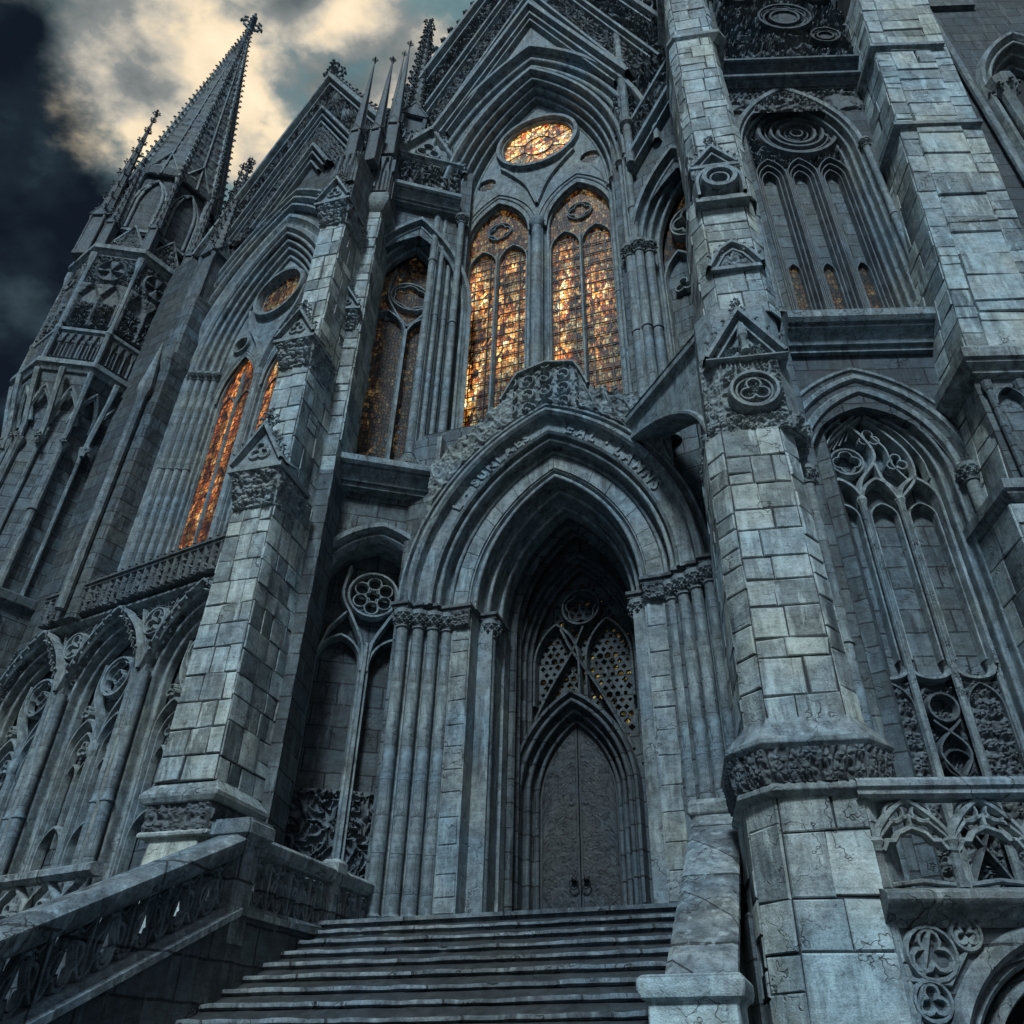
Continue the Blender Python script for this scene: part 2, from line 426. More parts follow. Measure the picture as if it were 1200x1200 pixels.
def bar(mb, pts, w_, y0, dep, closed=False, xf=None, sharp=False):
    """chamfered tracery bar along a polyline in the wall plane; w_ half width, front at y0"""
    if not closed and not sharp and 4 <= len(pts) <= 8: pts = spline(pts)
    P_ = [np.array(p, float) for p in pts]
    if closed and np.linalg.norm(P_[0] - P_[-1]) < 1e-6: P_ = P_[:-1]
    n = len(P_); N = []
    for i in range(n):
        if closed: a, b = P_[i - 1], P_[(i + 1) % n]
        else: a, b = P_[max(i - 1, 0)], P_[min(i + 1, n - 1)]
        p = P_[i]
        d1 = p - a; d2 = b - p
        l1, l2 = np.linalg.norm(d1), np.linalg.norm(d2)
        if l1 < 1e-9: d1, l1 = d2, l2
        if l2 < 1e-9: d2, l2 = d1, l1
        d1 = d1 / max(l1, 1e-9); d2 = d2 / max(l2, 1e-9)
        t = d1 + d2; L_ = np.linalg.norm(t)
        t = d1 if L_ < 1e-6 else t / L_
        nn = np.array([-t[1], t[0]])
        k = max(.45, float(np.dot(nn, np.array([-d1[1], d1[0]]))))
        N.append(nn / k)
    sec = [(-1, dep), (-1, dep * .45), (-.42, 0), (.42, 0), (1, dep * .45), (1, dep)]
    cur = []
    for u, yy in sec:
        c = [(P_[i][0] + N[i][0] * u * w_, y0 + yy, P_[i][1] + N[i][1] * u * w_) for i in range(n)]
        if xf: c = [xf(p) for p in c]
        cur.append(c)
    mb.strip(cur, closed)
def tube(mb, pts, rads, seg=12):
    """round tapered tube along a 3-D polyline"""
    P_ = [Vector(p) for p in pts]; n = len(P_); V = []; Fs = []
    up = Vector((0.31, .2, .93)).normalized()
    for i in range(n):
        t = (P_[min(i + 1, n - 1)] - P_[max(i - 1, 0)]).normalized()
        a = t.cross(up); a = a.normalized() if a.length > 1e-4 else t.orthogonal().normalized()
        b = t.cross(a)
        r = rads[i] if hasattr(rads, '__len__') else rads
        for j in range(seg):
            q = P_[i] + a * (r * cos(2 * pi * j / seg)) + b * (r * sin(2 * pi * j / seg)); V.append(tuple(q))
    for i in range(n - 1):
        for j in range(seg):
            Fs.append((i * seg + j, i * seg + (j + 1) % seg, (i + 1) * seg + (j + 1) % seg, (i + 1) * seg + j))
    Fs.append(tuple(range(seg))[::-1]); Fs.append(tuple((n - 1) * seg + j for j in range(seg)))
    mb.add(V, Fs)

# ---------------------------------------------------------------- carved relief
def _hash(ix, iz, seed):
    h = (ix.astype(np.int64) * 374761393 + iz.astype(np.int64) * 668265263 + seed * 974634777) & 0x7fffffff
    h = ((h ^ (h >> 13)) * 1274126177) & 0x7fffffff
    return ((h ^ (h >> 16)) & 0xffff) / 65535.0
def vnoise(U, W, seed=0):
    i = np.floor(U).astype(int); j = np.floor(W).astype(int); f = U - i; g = W - j
    f = f * f * (3 - 2 * f); g = g * g * (3 - 2 * g)
    return (_hash(i, j, seed) * (1 - f) + _hash(i + 1, j, seed) * f) * (1 - g) + (_hash(i, j + 1, seed) * (1 - f) + _hash(i + 1, j + 1, seed) * f) * g
def fbm(U, W, seed=0, o=3):
    s_ = 0; a = .5; t = 0
    for k in range(o):
        s_ = s_ + a * vnoise(U * 2 ** k, W * 2 ** k, seed + k * 17); t += a; a *= .5
    return s_ / t
def h_tangle(f=3.0, seed=1, k=3.2):
    """interlaced vine stems with leaves"""
    def fn(U, W):
        wx = fbm(U * f * .6 + 9, W * f * .6, seed + 5) - .5; wz = fbm(U * f * .6, W * f * .6 + 7, seed + 8) - .5
        a = fbm(U * f + wx * 1.6, W * f + wz * 1.6, seed, 2)
        b = fbm(U * f * 1.2 - wz * 2, W * f * 1.2 + wx * 2, seed + 40, 2)
        h1 = np.clip(1 - np.abs(np.sin(a * pi * k * 2)) * 1.7, 0, 1) ** .6
        h2 = np.clip(1 - np.abs(np.sin(b * pi * k * 2)) * 2.0, 0, 1) ** .6 * .75
        return np.maximum(h1, h2)
    return fn
def h_leaf(size=.22, seed=2):
    """packed curling leaves"""
    def fn(U, W):
        u = U / size; w_ = W / size; H = np.zeros_like(U)
        iu = np.floor(u).astype(int); iw = np.floor(w_).astype(int)
        for di in (-1, 0, 1):
            for dj in (-1, 0, 1):
                a, b = iu + di, iw + dj
                cx = a + .5 + (_hash(a, b, seed) - .5) * .6; cz = b + .5 + (_hash(a, b, seed + 3) - .5) * .6
                ph = _hash(a, b, seed + 6) * 6.28; R = .55 + .25 * _hash(a, b, seed + 9)
                dx = u - cx; dz = w_ - cz; r = np.hypot(dx, dz) / R; th = np.arctan2(dz, dx) + ph
                lob = 1 + .28 * np.cos(5 * th)
                h = np.clip(1 - (r / lob) ** 2, 0, 1) * (.62 + .38 * np.abs(np.cos(2.5 * th + r * 2.2)))
                h = h * (.65 + .35 * _hash(a, b, seed + 12)) - .25 * np.exp(-(r * 5) ** 2)
                H = np.maximum(H, h)
        return H
    return fn
def h_scroll(size=.5, seed=3, turns=2.2):
    """running spirals with a leaf eye"""
    def fn(U, W):
        a = np.floor(U / size); x = U / size - a - .5; z = W / size - np.floor(W / size) - .5
        sgn = np.where(a % 2 == 0, 1, -1)
        r = np.hypot(x, z); th = np.arctan2(z * sgn, x)
        s_ = np.cos(th - r * turns * 2 * pi * 1.6)
        h = np.clip(s_ * 1.3, 0, 1) ** .7 * np.clip((.56 - r) * 9, 0, 1)
        eye = np.clip(1 - (r / .13) ** 2, 0, 1)
        corner = np.clip(1 - ((.72 - r) / .16) ** 2, 0, 1) * .7
        return np.maximum(np.maximum(h, eye), corner)
    return fn
def h_arcade(wd=.3, ht=1.0):
    """tiny blind arcade: W runs 0..ht"""
    def fn(U, W):
        x = np.abs(U / wd - np.floor(U / wd) - .5); z = W / ht
        edge = .40 - .9 * np.clip(z - .62, 0, 1)
        h = np.clip((x - edge) * 14 + .2, 0, 1)
        h = np.maximum(h, np.clip(1 - np.abs(x) * 12, 0, 1) * (z < .62))
        h = np.maximum(h, np.clip((z - .92) * 20, 0, 1)); h = np.maximum(h, np.clip((.07 - z) * 20, 0, 1))
        return h
    return fn
def relief(mb, P00, P10, P01, P11, nrm, amp, fn, step=.03, nmax=420, edge=True):
    """height field over a bilinear patch (corners bottom-left, bottom-right, top-left, top-right)"""
    P00, P10, P01, P11 = (np.array(p, float) for p in (P00, P10, P01, P11))
    Lx = max(np.linalg.norm(P10 - P00), np.linalg.norm(P11 - P01)); Lz = max(np.linalg.norm(P01 - P00), np.linalg.norm(P11 - P10))
    nx = int(min(nmax, max(3, Lx / step))); nz = int(min(nmax, max(3, Lz / step)))
    u, v = np.meshgrid(np.linspace(0, 1, nx), np.linspace(0, 1, nz))
    P_ = (P00 * ((1 - u) * (1 - v))[..., None] + P10 * (u * (1 - v))[..., None] + P01 * ((1 - u) * v)[..., None] + P11 * (u * v)[..., None])
    H = fn(u * Lx, v * Lz)
    if edge:
        H[0, :] = 0; H[-1, :] = 0; H[:, 0] = 0; H[:, -1] = 0
    nrm = np.array(nrm, float); nrm /= np.linalg.norm(nrm)
    mb.grid(P_ + H[..., None] * amp * nrm)
def relief_band(mb, cx, a, zs, h, n0, n1, y, amp, fn, step=.03, t0=0.0, t1=1.0):
    """relief on the face of an arch ring between offsets n0..n1"""
    mid = np.array(arch(cx, a, zs, h, (n0 + n1) / 2, 60)); A = np.array(arch(cx, a, zs, h, n0, 60)); B = np.array(arch(cx, a, zs, h, n1, 60))
    seg = np.r_[0, np.cumsum(np.linalg.norm(np.diff(mid, axis=0), axis=1))]; L_ = seg[-1]
    nx = int(min(700, L_ / step)); nz = max(3, int((n1 - n0) / step) + 1)
    tt = np.linspace(t0 * L_, t1 * L_, nx)
    def at(C_): return np.stack([np.interp(tt, seg, C_[:, 0]), np.interp(tt, seg, C_[:, 1])], 1)
    pa, pb = at(A), at(B)
    v = np.linspace(0, 1, nz)[:, None, None]
    Q = pa[None] * (1 - v) + pb[None] * v
    U, W = np.meshgrid(tt, np.linspace(0, n1 - n0, nz))
    H = fn(U, W); H[0] = 0; H[-1] = 0
    mb.grid(np.stack([Q[..., 0], y - amp * H, Q[..., 1]], -1))

# ---------------------------------------------------------------- ornament templates
def _ico(r=(1, 1, 1), c=(0, 0, 0)):
    p = (1 + 5 ** .5) / 2
    V = np.array([(-1, p, 0), (1, p, 0), (-1, -p, 0), (1, -p, 0), (0, -1, p), (0, 1, p), (0, -1, -p), (0, 1, -p), (p, 0, -1), (p, 0, 1), (-p, 0, -1), (-p, 0, 1)], float)
    V /= np.linalg.norm(V[0])
    Fs = [(0, 11, 5), (0, 5, 1), (0, 1, 7), (0, 7, 10), (0, 10, 11), (1, 5, 9), (5, 11, 4), (11, 10, 2), (10, 7, 6), (7, 1, 8), (3, 9, 4), (3, 4, 2), (3, 2, 6), (3, 6, 8), (3, 8, 9), (4, 9, 5), (2, 4, 11), (6, 2, 10), (8, 6, 7), (9, 8, 1)]
    return V * np.array(r) + np.array(c), Fs
def _crocket():
    """hooked leaf: x = outward, z = up, unit size"""
    mb = MB()
    tube(mb, [(-.1, 0, -.3), (.25, 0, -.1), (.55, 0, .2), (.72, 0, .55), (.55, 0, .75)], [.2, .17, .13, .16, .1], 5)
    for r_, c_ in (((.24, .2, .2), (.74, 0, .66)), ((.16, .2, .15), (.5, .22, .42)), ((.16, .2, .15), (.5, -.22, .42)), ((.13, .13, .13), (.88, .1, .45)), ((.13, .13, .13), (.88, -.1, .45))):
        V, Fs = _ico(r_, c_); mb.add(V, Fs)
    return np.concatenate(mb.v), mb.f
CROCKET = _crocket()
def basis(out, up, s_):
    o = Vector(out).normalized(); u = Vector(up).normalized(); sde = u.cross(o).normalized(); u = o.cross(sde)
    return np.array([[o.x, sde.x, u.x], [o.y, sde.y, u.y], [o.z, sde.z, u.z]]) * s_
def crockets_along(mb, p0, p1, out, n, size, up=None, skip=0):
    p0, p1 = np.array(p0, float), np.array(p1, float)
    for i in range(skip, n):
        t = (i + .5) / n
        mb.add_tf(CROCKET, basis(out, up if up is not None else p1 - p0, size * (1 - .25 * t) * random.uniform(.85, 1.15)), p0 + (p1 - p0) * t)
def finial(mb, x, y, z, s_):
    mb.lathe(x, y, [(.10 * s_, z), (.08 * s_, z + .25 * s_), (.16 * s_, z + .32 * s_), (.07 * s_, z + .4 * s_), (.06 * s_, z + .62 * s_), (.13 * s_, z + .7 * s_), (.05 * s_, z + .78 * s_),
                    (.045 * s_, z + 1.0 * s_), (.11 * s_, z + 1.08 * s_), (.03 * s_, z + 1.2 * s_), (.01 * s_, z + 1.45 * s_)], 8)
    for zz, q in ((.30, .34), (.66, .26)):
        for k in range(4):
            a = k * pi / 2 + .4
            mb.add_tf(CROCKET, basis((cos(a), sin(a), 0), (0, 0, 1), q * s_), (x + cos(a) * .08 * s_, y + sin(a) * .08 * s_, z + zz * s_))
def spire(mb, x, y, z0, z1, r, sides=8, crocks=10, csize=.16, rib=0.0, rot=None):
    rot = pi / sides if rot is None else rot
    mb.lathe(x, y, [(r, z0), (r * .04, z1)], sides, rot)
    for k in range(sides):
        a = rot + 2 * pi * k / sides
        p0 = (x + r * cos(a), y + r * sin(a), z0); p1 = (x + r * .05 * cos(a), y + r * .05 * sin(a), z1)
        if rib: tube(mb, [p0, p1], [rib, rib * .35], 5)
        if crocks: crockets_along(mb, p0, p1, (cos(a), sin(a), .25), crocks, csize)
def pinnacle_mb(x, y, z0, w_, shaft_h, spire_h, crocks=7, gab=True):
    """square shaft with gablets on four sides, then a crocketed spirelet"""
    mb = MB(); h = shaft_h
    mb.box(x - w_, x + w_, y - w_, y + w_, z0, z0 + h * .08)
    q = w_ * .86
    mb.box(x - q, x + q, y - q, y + q, z0 + h * .08, z0 + h)
    for sx in (-1, 1):
        for sy in (-1, 1):
            mb.lathe(x + sx * q, y + sy * q, [(w_ * .16, z0 + h * .08), (w_ * .13, z0 + h * .1), (w_ * .13, z0 + h * .88), (w_ * .24, z0 + h * .95), (w_ * .24, z0 + h)], 6)
    zg = z0 + h
    mb.box(x - w_ * 1.08, x + w_ * 1.08, y - w_ * 1.08, y + w_ * 1.08, zg, zg + w_ * .16)
    if gab:
        for k in range(4):
            a = k * pi / 2; ca, sa = cos(a), sin(a)
            def X(u, d, z): return (x + u * ca - d * sa, y + u * sa + d * ca, z)
            g = w_ * 1.05
            A = [X(-g, -g * 1.1, zg + .1 * w_), X(g, -g * 1.1, zg + .1 * w_), X(0, -g * 1.1, zg + 1.9 * w_)]
            B = [X(-g, -g * .3, zg + .1 * w_), X(g, -g * .3, zg + .1 * w_), X(0, -g * .3, zg + 1.9 * w_)]
            mb.add(A + B, [(0, 1, 2), (0, 2, 5, 3), (1, 4, 5, 2)])
            tube(mb, [A[0], A[2], A[1]], w_ * .1, 5)
    spire(mb, x, y, zg + w_ * .3, zg + spire_h, w_ * .98, 4 if w_ < .2 else 8, crocks, w_ * .62, w_ * .08, pi / 4 if w_ < .2 else None)
    finial(mb, x, y, zg + spire_h - .06 * w_, w_ * 1.5)
    return mb

def column_mb(h, r, base=True, cap=True, seg=14, capr=1.9, ring=True):
    """shaft standing at the origin: moulded base, drum rings, foliate capital"""
    mb = MB(); p = []
    if base: p += [(r * 1.9, 0), (r * 1.9, r * .9), (r * 1.65, r * 1.0), (r * 1.75, r * 1.5), (r * 1.35, r * 1.9), (r * 1.2, r * 2.1), (r * 1.4, r * 2.4), (r * 1.05, r * 2.8)]
    else: p += [(r, 0)]
    if ring:
        p += [(r, h * .52), (r * 1.22, h * .522), (r * 1.22, h * .528), (r, h * .53)]
    ch = r * 3.2 if cap else 0
    p += [(r, h - ch)]
    if cap:
        p += [(r * 1.25, h - ch + r * .1), (r * 1.25, h - ch + r * .35), (r * 1.02, h - ch + r * .45), (r * 1.15, h - ch + r * 1.4), (r * capr, h - r * .75), (r * capr * 1.08, h - r * .7), (r * capr * 1.12, h)]
    mb.lathe(0, 0, p, seg)
    if cap:
        for tier, (zz, rr, s_) in enumerate(((h - ch + r * .7, 1.0, 1.15), (h - ch + r * 1.5, 1.2, 1.1))):
            for k in range(8):
                a = 2 * pi * (k + .5 * tier) / 8
                mb.add_tf(CROCKET, basis((cos(a), sin(a), 0), (0, 0, 1), r * s_), (cos(a) * r * rr * .8, sin(a) * r * rr * .8, zz))
    return mb

def ashlar(mb_core, mb, face, x0, x1, z0, z1, seed=0, hmin=.34, hmax=.6, gap=.009, wmin=.34, wmax=.75, slant=None, proud=.03):
    """irregular blocks on a face; face(x, d, z) -> point, d = distance out of the face"""
    rng = random.Random(seed); z = z0
    while z < z1 - .05:
        h = rng.uniform(hmin, hmax)
        if z + h > z1 - hmin * .5: h = z1 - z
        x = x0
        while x < x1 - .02:
            wd = rng.uniform(wmin, wmax)
            if x + wd > x1 - wmin * .6: wd = x1 - x
            subs = [(z, z + h)]
            if h > .5 and rng.random() < .25:
                c = rng.uniform(.4, .6); subs = [(z, z + h * c), (z + h * c, z + h)]
            for za, zb in subs:
                p = rng.uniform(.35, 1.0) * proud; b_ = min(.014, (zb - za) * .12)
                gap_ = gap * rng.uniform(.5, 1.0)
                j = lambda: rng.choice((-1, 1)) * (rng.uniform(.01, .03) if rng.random() < .12 else rng.uniform(0, .006))
                a0, a1, c0, c1 = x + gap_, x + wd - gap_, za + gap_, zb - gap_
                o = [(a0 + j(), c0 + j()), (a1 + j(), c0 + j()), (a1 + j(), c1 + j()), (a0 + j(), c1 + j())]
                cx_, cz_ = (a0 + a1) / 2, (c0 + c1) / 2
                inn = [(q[0] + (b_ if q[0] < cx_ else -b_), q[1] + (b_ if q[1] < cz_ else -b_)) for q in o]
                tl = rng.uniform(-.012, .012)
                V = [face(q[0], -.03, q[1]) for q in o] + [face(q[0], p - .012, q[1]) for q in o] + [face(q[0], p + tl * (1 if q[0] > cx_ else -1), q[1]) for q in inn]
                Fs = [(8, 9, 10, 11)]
                for k in range(4):
                    k2 = (k + 1) % 4
                    Fs += [(k, k2, k2 + 4, k + 4), (k + 4, k2 + 4, k2 + 8, k + 8)]
                mb.add(V, Fs)
            x += wd
        z += h
random.seed(5)
FC = Frame(0, 13.5, 17); FL = Frame(-5.6, 14.6, 28); FLC = Frame(-3.07, 14.75, -15); FRC = Frame(2.5, 13.1, 31)
FPL = Frame(-5.37, 13.05, 14); FPR = Frame(3.35, 10.0, 8); FR = Frame(4.4, 11.5, 2)
Z0 = 3.45                                                   # landing level

# ================================================================= CATHEDRAL, central front
CATH = thing('cathedral', 'soot-dark gothic cathedral front with steep carved gable, glowing windows and deep pointed entrance', 'cathedral', (0, 13.5, 0))

# ---- masonry shell of the central bay
mb = MB()
hole = arch(-.5, 2.2, 23.4, 5.6, .66, 20, 14.3)
mb.plate([(-3.46, 14.1), (2.72, 14.1), (2.72, 27), (4.6, 27), (-.5, 40.4), (-5.6, 28), (-3.46, 28)], [hole], .5, 1.4)
mb.plate([(-3.3, 0), (3.3, 0), (3.3, 14.1), (-3.3, 14.1)], [arch(.1, 2.75, 9.4, 3.7, 0, 20, .2)], .42, 1.2)
finish('wall', mb, 'wall', CATH, FC)
# body of the nave behind the front
mb = MB()
def prism(mb, pts, y0, y1):
    k = len(pts)
    mb.add([(p[0], y0, p[1]) for p in pts] + [(p[0], y1, p[1]) for p in pts],
           [tuple(range(k)), tuple(range(k, 2 * k))[::-1]] + [(j, (j + 1) % k, (j + 1) % k + k, j + k) for j in range(k)])
prism(mb, [(-3.6, 12.8), (3.4, 12.8), (3.4, 27), (3.6, 29.4), (-.5, 39.6), (-4.9, 28.6), (-3.6, 27)], 2.6, 24)
finish('roof', mb, 'walldark', CATH, FC)

# ---- main gable: raking mouldings, carved field, crockets
g = MB(); gr = MB()
apx, slope = (-.5, 40.6), 2.36
def rake(side, off, z): # x on the rake line `off` metres inside the edge (measured vertically) at height z
    return apx[0] + side * (apx[1] - off - z) / slope
for side in (-1, 1):
    for off, w_, y0, dp in ((0, .17, -.16, .7), (.5, .07, .02, .5), (2.75, .10, -.06, .6), (3.2, .06, .04, .45), (5.3, .10, -.02, .55), (5.75, .06, .08, .42)):
        zb_ = 27.6
        pts = [(rake(side, off, zb_), zb_), (apx[0], apx[1] - off)]
        if side > 0: continue
        pts2 = pts + [(rake(1, off, zb_), zb_)]
        bar(g, pts2, w_, y0, dp)
    for k_, (za, zb2) in enumerate(((27.6, 32), (32, 36.4))):
        for oa, ob, am, fn in ((.62, 2.6, .26, h_tangle(1.5, 3 + k_ + 7 * (side > 0), 3.4)), (3.35, 5.2, .22, h_leaf(.36, 5 + k_))):
            relief(gr, (rake(side, ob, za), .22, za), (rake(side, oa, za), .22, za), (rake(side, ob, zb2), .22, zb2), (rake(side, oa, zb2), .22, zb2),
                   (0, -1, 0), am, fn, .03)
    crockets_along(g, (rake(side, -.2, 27.6), .05, 27.6), (apx[0], .05, apx[1]), (side * .9, -.2, .38), 22, .46)
finial(g, -.5, .1, 40.7, 1.6)
for s_, zz in ((-1, 36.2), (1, 31.5)):
    finial(g, rake(s_, -.1, zz), .0, zz + .2, 1.0)
GABLE = finish('gable', g, 'trim', CATH, FC)
finish('carved_field', gr, 'carve', GABLE)
# hood gable over the window and the plain field it frames
g = MB()
in_ = [p for p in arch(-.5, 2.2, 23.4, 5.6, 1.5, 40) if p[1] > 27.3]
g.plate([(-.5 - 3.2, 27.2), (in_[0][0], 27.2)] + in_ + [(in_[-1][0], 27.2), (-.5 + 3.2, 27.2), (-.5, 34.0)], [], .30, .5)
for ap, w_, y0, dp in ((34.2, .15, -.12, .6), (33.7, .08, .04, .4), (33.25, .06, .10, .3)):
    hw = (ap - 27.2) / 2.12
    bar(g, [(-.5 - hw, 27.2), (-.5, ap), (-.5 + hw, 27.2)], w_, y0, dp)
sweep_arch(g, -.5, 2.2, 23.4, 5.6, rolls(.92, .48, 1.46, .28, 2) + [(1.48, .5)], None, 20)
sweep_arch(g, -.5, 2.2, 23.4, 5.6, [(1.55, .5), (1.55, .2), (1.62, .08), (1.74, .08), (1.80, .2), (1.86, .3), (1.94, .26), (1.98, .5)], None, 20)
finish('hood_moulding', g, 'trim', CATH, FC)
gr = MB()
for side in (-1, 1):
    f_ = lambda dz, z: -.5 + side * (34.2 + dz - z) / 2.12
    for za, zb2, sd_ in ((27.6, 31.3, 11),):
        relief(gr, (f_(.55, za), .5, za), (f_(1.75, za), .5, za), (f_(.55, zb2 + 3), .5, zb2 + 3), (f_(1.75, zb2 + 3), .5, zb2 + 3), (0, -1, 0), .16, h_leaf(.34, sd_), .035)
finish('leaf_frieze', gr, 'carve', CATH, FC)

# ---- the great stained-glass window
mb = MB()
cx, wa, ws, wh = -.5, 2.2, 23.4, 5.6
pr = rolls(0, 1.35, .60, .46, 4) + [(.62, .34), (.67, .26), (.76, .26), (.81, .36), (.83, .55)]
sweep_arch(mb, cx, wa, ws, wh, pr, None, 22)
# stepped jambs behind the shafts
for sgn in (-1, 1):
    for k in range(4):
        a0 = wa + .15 * k; yy = 1.35 - .2225 * (k + 1)
        xa, xb = cx + sgn * a0, cx + sgn * (a0 + .15)
        mb.box(min(xa, xb), max(xa, xb), yy + .16, 1.5, 13.2, ws)
    xa, xb = cx + sgn * (wa + .60), cx + sgn * (wa + .84)
    mb.box(min(xa, xb), max(xa, xb), .40, 1.5, 13.2, ws)
WIN = finish('window', mb, 'trim', CATH, FC)
sh = finish('shaft', column_mb(ws - 13.4, .068), 'shaft', WIN, None)
first = True
for sgn in (-1, 1):
    for k in range(4):
        loc = Matrix.Translation((cx + sgn * (wa + .15 * k + .065), 1.35 - .2225 * (k + 1) + .07, 13.4))
        if first: place(sh, WIN, None, loc); first = False
        else: clone(sh, WIN, loc)
mb = column_mb(27.6 - 13.4, .105); mb.lathe(0, 0, [(.02, -1.15), (.09, -.95), (.07, -.85), (.16, -.5), (.22, -.16), (.25, -.12), (.25, .0)], 14)
sh2 = finish('shaft', mb, 'shaft', WIN, None)
place(sh2, WIN, None, Matrix.Translation((-3.42, .38, 13.4)))
clone(sh2, WIN, Matrix.Translation((2.45, .38, 13.4)))
# tracery: two lights, sub-lights, rose, spandrel foils
tr = MB(); LX = (cx - 1.27, cx + 1.27); la, lsz, lh = .93, 22.3, 1.75
GY = 1.42
for x in LX:
    sweep_arch(tr, x, la, lsz, lh, rolls(0, GY, .33, 1.12, 2), 13.2, 14)
    for xx in (x - la / 2, x + la / 2):
        bar(tr, arch(xx, la / 2 - .02, 21.2, .75, 0, 8, 13.2), .035, GY - .14, .16)
    bar(tr, [(x, 13.2), (x, 21.6)], .055, GY - .22, .24)
    bar(tr, foil(x, 22.85, .34, 4), .022, GY - .08, .1, True)
    bar(tr, circle(x, 22.85, .38), .025, GY - .09, .1, True)
tr.lathe(cx, 1.12, [(.15, 13.2), (.15, 22.4)], 12)
tr.lathe(cx, 1.12, [(.15, 22.2), (.24, 22.35), (.24, 22.5), (.15, 22.6)], 12)
RZ, RR = 26.8, 1.24
bar(tr, circle(cx, RZ, RR + .10, 40), .13, 1.0, .5, True)
bar(tr, circle(cx, RZ, RR - .02, 40), .05, 1.12, .3, True)
bar(tr, circle(cx, RZ, .5, 24), .014, 1.22, .05, True)
for k in range(8):
    a = k * pi / 4 + pi / 8
    bar(tr, [(cx + .5 * cos(a), RZ + .5 * sin(a)), (cx + RR * cos(a), RZ + RR * sin(a))], .010, 1.23, .04)
for sgn in (-1, 1):
    # curved ribs that join the light heads, the rose and the arch
    bar(tr, [(cx, 23.4), (cx + sgn * .35, 24.5), (cx + sgn * .85, 25.3), (cx + sgn * 1.20, 25.75)], .09, 1.05, .4)
    bar(tr, [(cx + sgn * 2.15, 23.5), (cx + sgn * 2.02, 24.2), (cx + sgn * 1.75, 24.72)], .06, 1.16, .3)
    bar(tr, foil(cx + sgn * 1.72, 25.2, .34, 3), .05, 1.25, .4, True)
    bar(tr, circle(cx + sgn * 1.72, 25.2, .37), .05, 1.2, .42, True)
# plates that close the spandrels between lights, rose and arch
outer = arch(cx, wa, ws - 1.4, wh + 1.4, -.02, 18)
outer = arch(cx, wa + .05, ws, wh, 0, 18, ws - 1.4)
holes = [circle(cx, RZ, RR, 36)] + [circle(cx + s_ * 1.72, 25.2, .32, 16) for s_ in (-1, 1)]
outl = outer[1:-1]
low = []
poly = [(cx - wa, 22.3)] + outl + [(cx + wa, 22.3)]
a2 = arch(LX[1], la + .05, lsz, lh, 0, 10)[::-1]; a1 = arch(LX[0], la + .05, lsz, lh, 0, 10)[::-1]
tr.plate(poly + a2 + a1, holes, 1.16, 1.24)
finish('tracery', tr, 'trim', WIN)
for x in LX:
    gl = MB(); gl.plate(arch(x, la + .03, lsz, lh, 0, 12, 13.2), [], GY, GY + .03, True)
    finish('glass', gl, 'glass_amber', WIN)
gl = MB(); gl.plate(circle(cx, RZ, RR + .02, 36), [], 1.26, 1.29)
finish('rose_glass', gl, 'glass_rose', WIN)
for s_ in (-1, 1):
    gl = MB(); gl.plate(circle(cx + s_ * 1.72, 25.2, .36, 18), [], 1.26, 1.29); finish('spandrel_glass', gl, 'glass_dim', WIN)
for x in LX:
    ir = MB()
    for k in range(20):
        z = 13.6 + k * .42
        if z < 22.3: ir.box(x - la, x + la, GY - .05, GY - .025, z, z + .022)
    for xx in (-.69, -.23, .23, .69):
        ir.box(x + xx - .011, x + xx + .011, GY - .055, GY - .03, 13.2, 21.6)
    finish('saddle_bars', ir, 'iron', WIN)
mb = MB()
mb.loft([(12.75, [(-3.4, .86), (2.9, .86), (2.9, 1.6), (-3.4, 1.6)]), (12.95, [(-3.4, .80), (2.9, .80), (2.9, 1.6), (-3.4, 1.6)]), (13.1, [(-3.4, .80), (2.9, .80), (2.9, 1.6), (-3.4, 1.6)]), (13.5, [(-3.4, 1.0), (2.9, 1.0), (2.9, 1.6), (-3.4, 1.6)])])
finish('sill', mb, 'trim', WIN, None, bevel=.02)

# ================================================================= portal
pcx, pa, ps, ph = .1, 1.4, 9.4, 2.65
mb = MB()
pro = rolls(0, 1.75, .44, .62, 3)
sweep_arch(mb, pcx, pa, ps, ph, pro, None, 26)
sweep_arch(mb, pcx, pa, ps, ph, [(.44, .66), (.44, .60), (.82, .60), (.82, .80)], None, 26)
sweep_arch(mb, pcx, pa, ps, ph, rolls(.80, .78, 1.10, .26, 2), None, 26)
sweep_arch(mb, pcx, pa, ps, ph, [(1.08, .36), (1.08, .16), (1.13, .12), (1.15, .17), (1.43, .17), (1.45, .1), (1.47, -.02), (1.53, -.08), (1.59, -.08), (1.64, 0), (1.66, .12), (1.70, .1), (1.73, .0), (1.78, .0), (1.81, .12), (1.81, .5)], None, 26)
# stepped jambs
for sgn in (-1, 1):
    def jb(n0, n1, y, z0=0.2, z1=ps):
        a, b = pcx + sgn * (pa + n0), pcx + sgn * (pa + n1)
        mb.box(min(a, b), max(a, b), y, 1.9, z0, z1)
    jb(.0, .06, 1.62); jb(.06, .36, 1.0); jb(.76, 1.0, .76); jb(1.0, 1.26, .60); jb(1.26, 1.52, .46); jb(1.52, 1.84, .30)
PORT = finish('portal', mb, 'trim', CATH, FC)
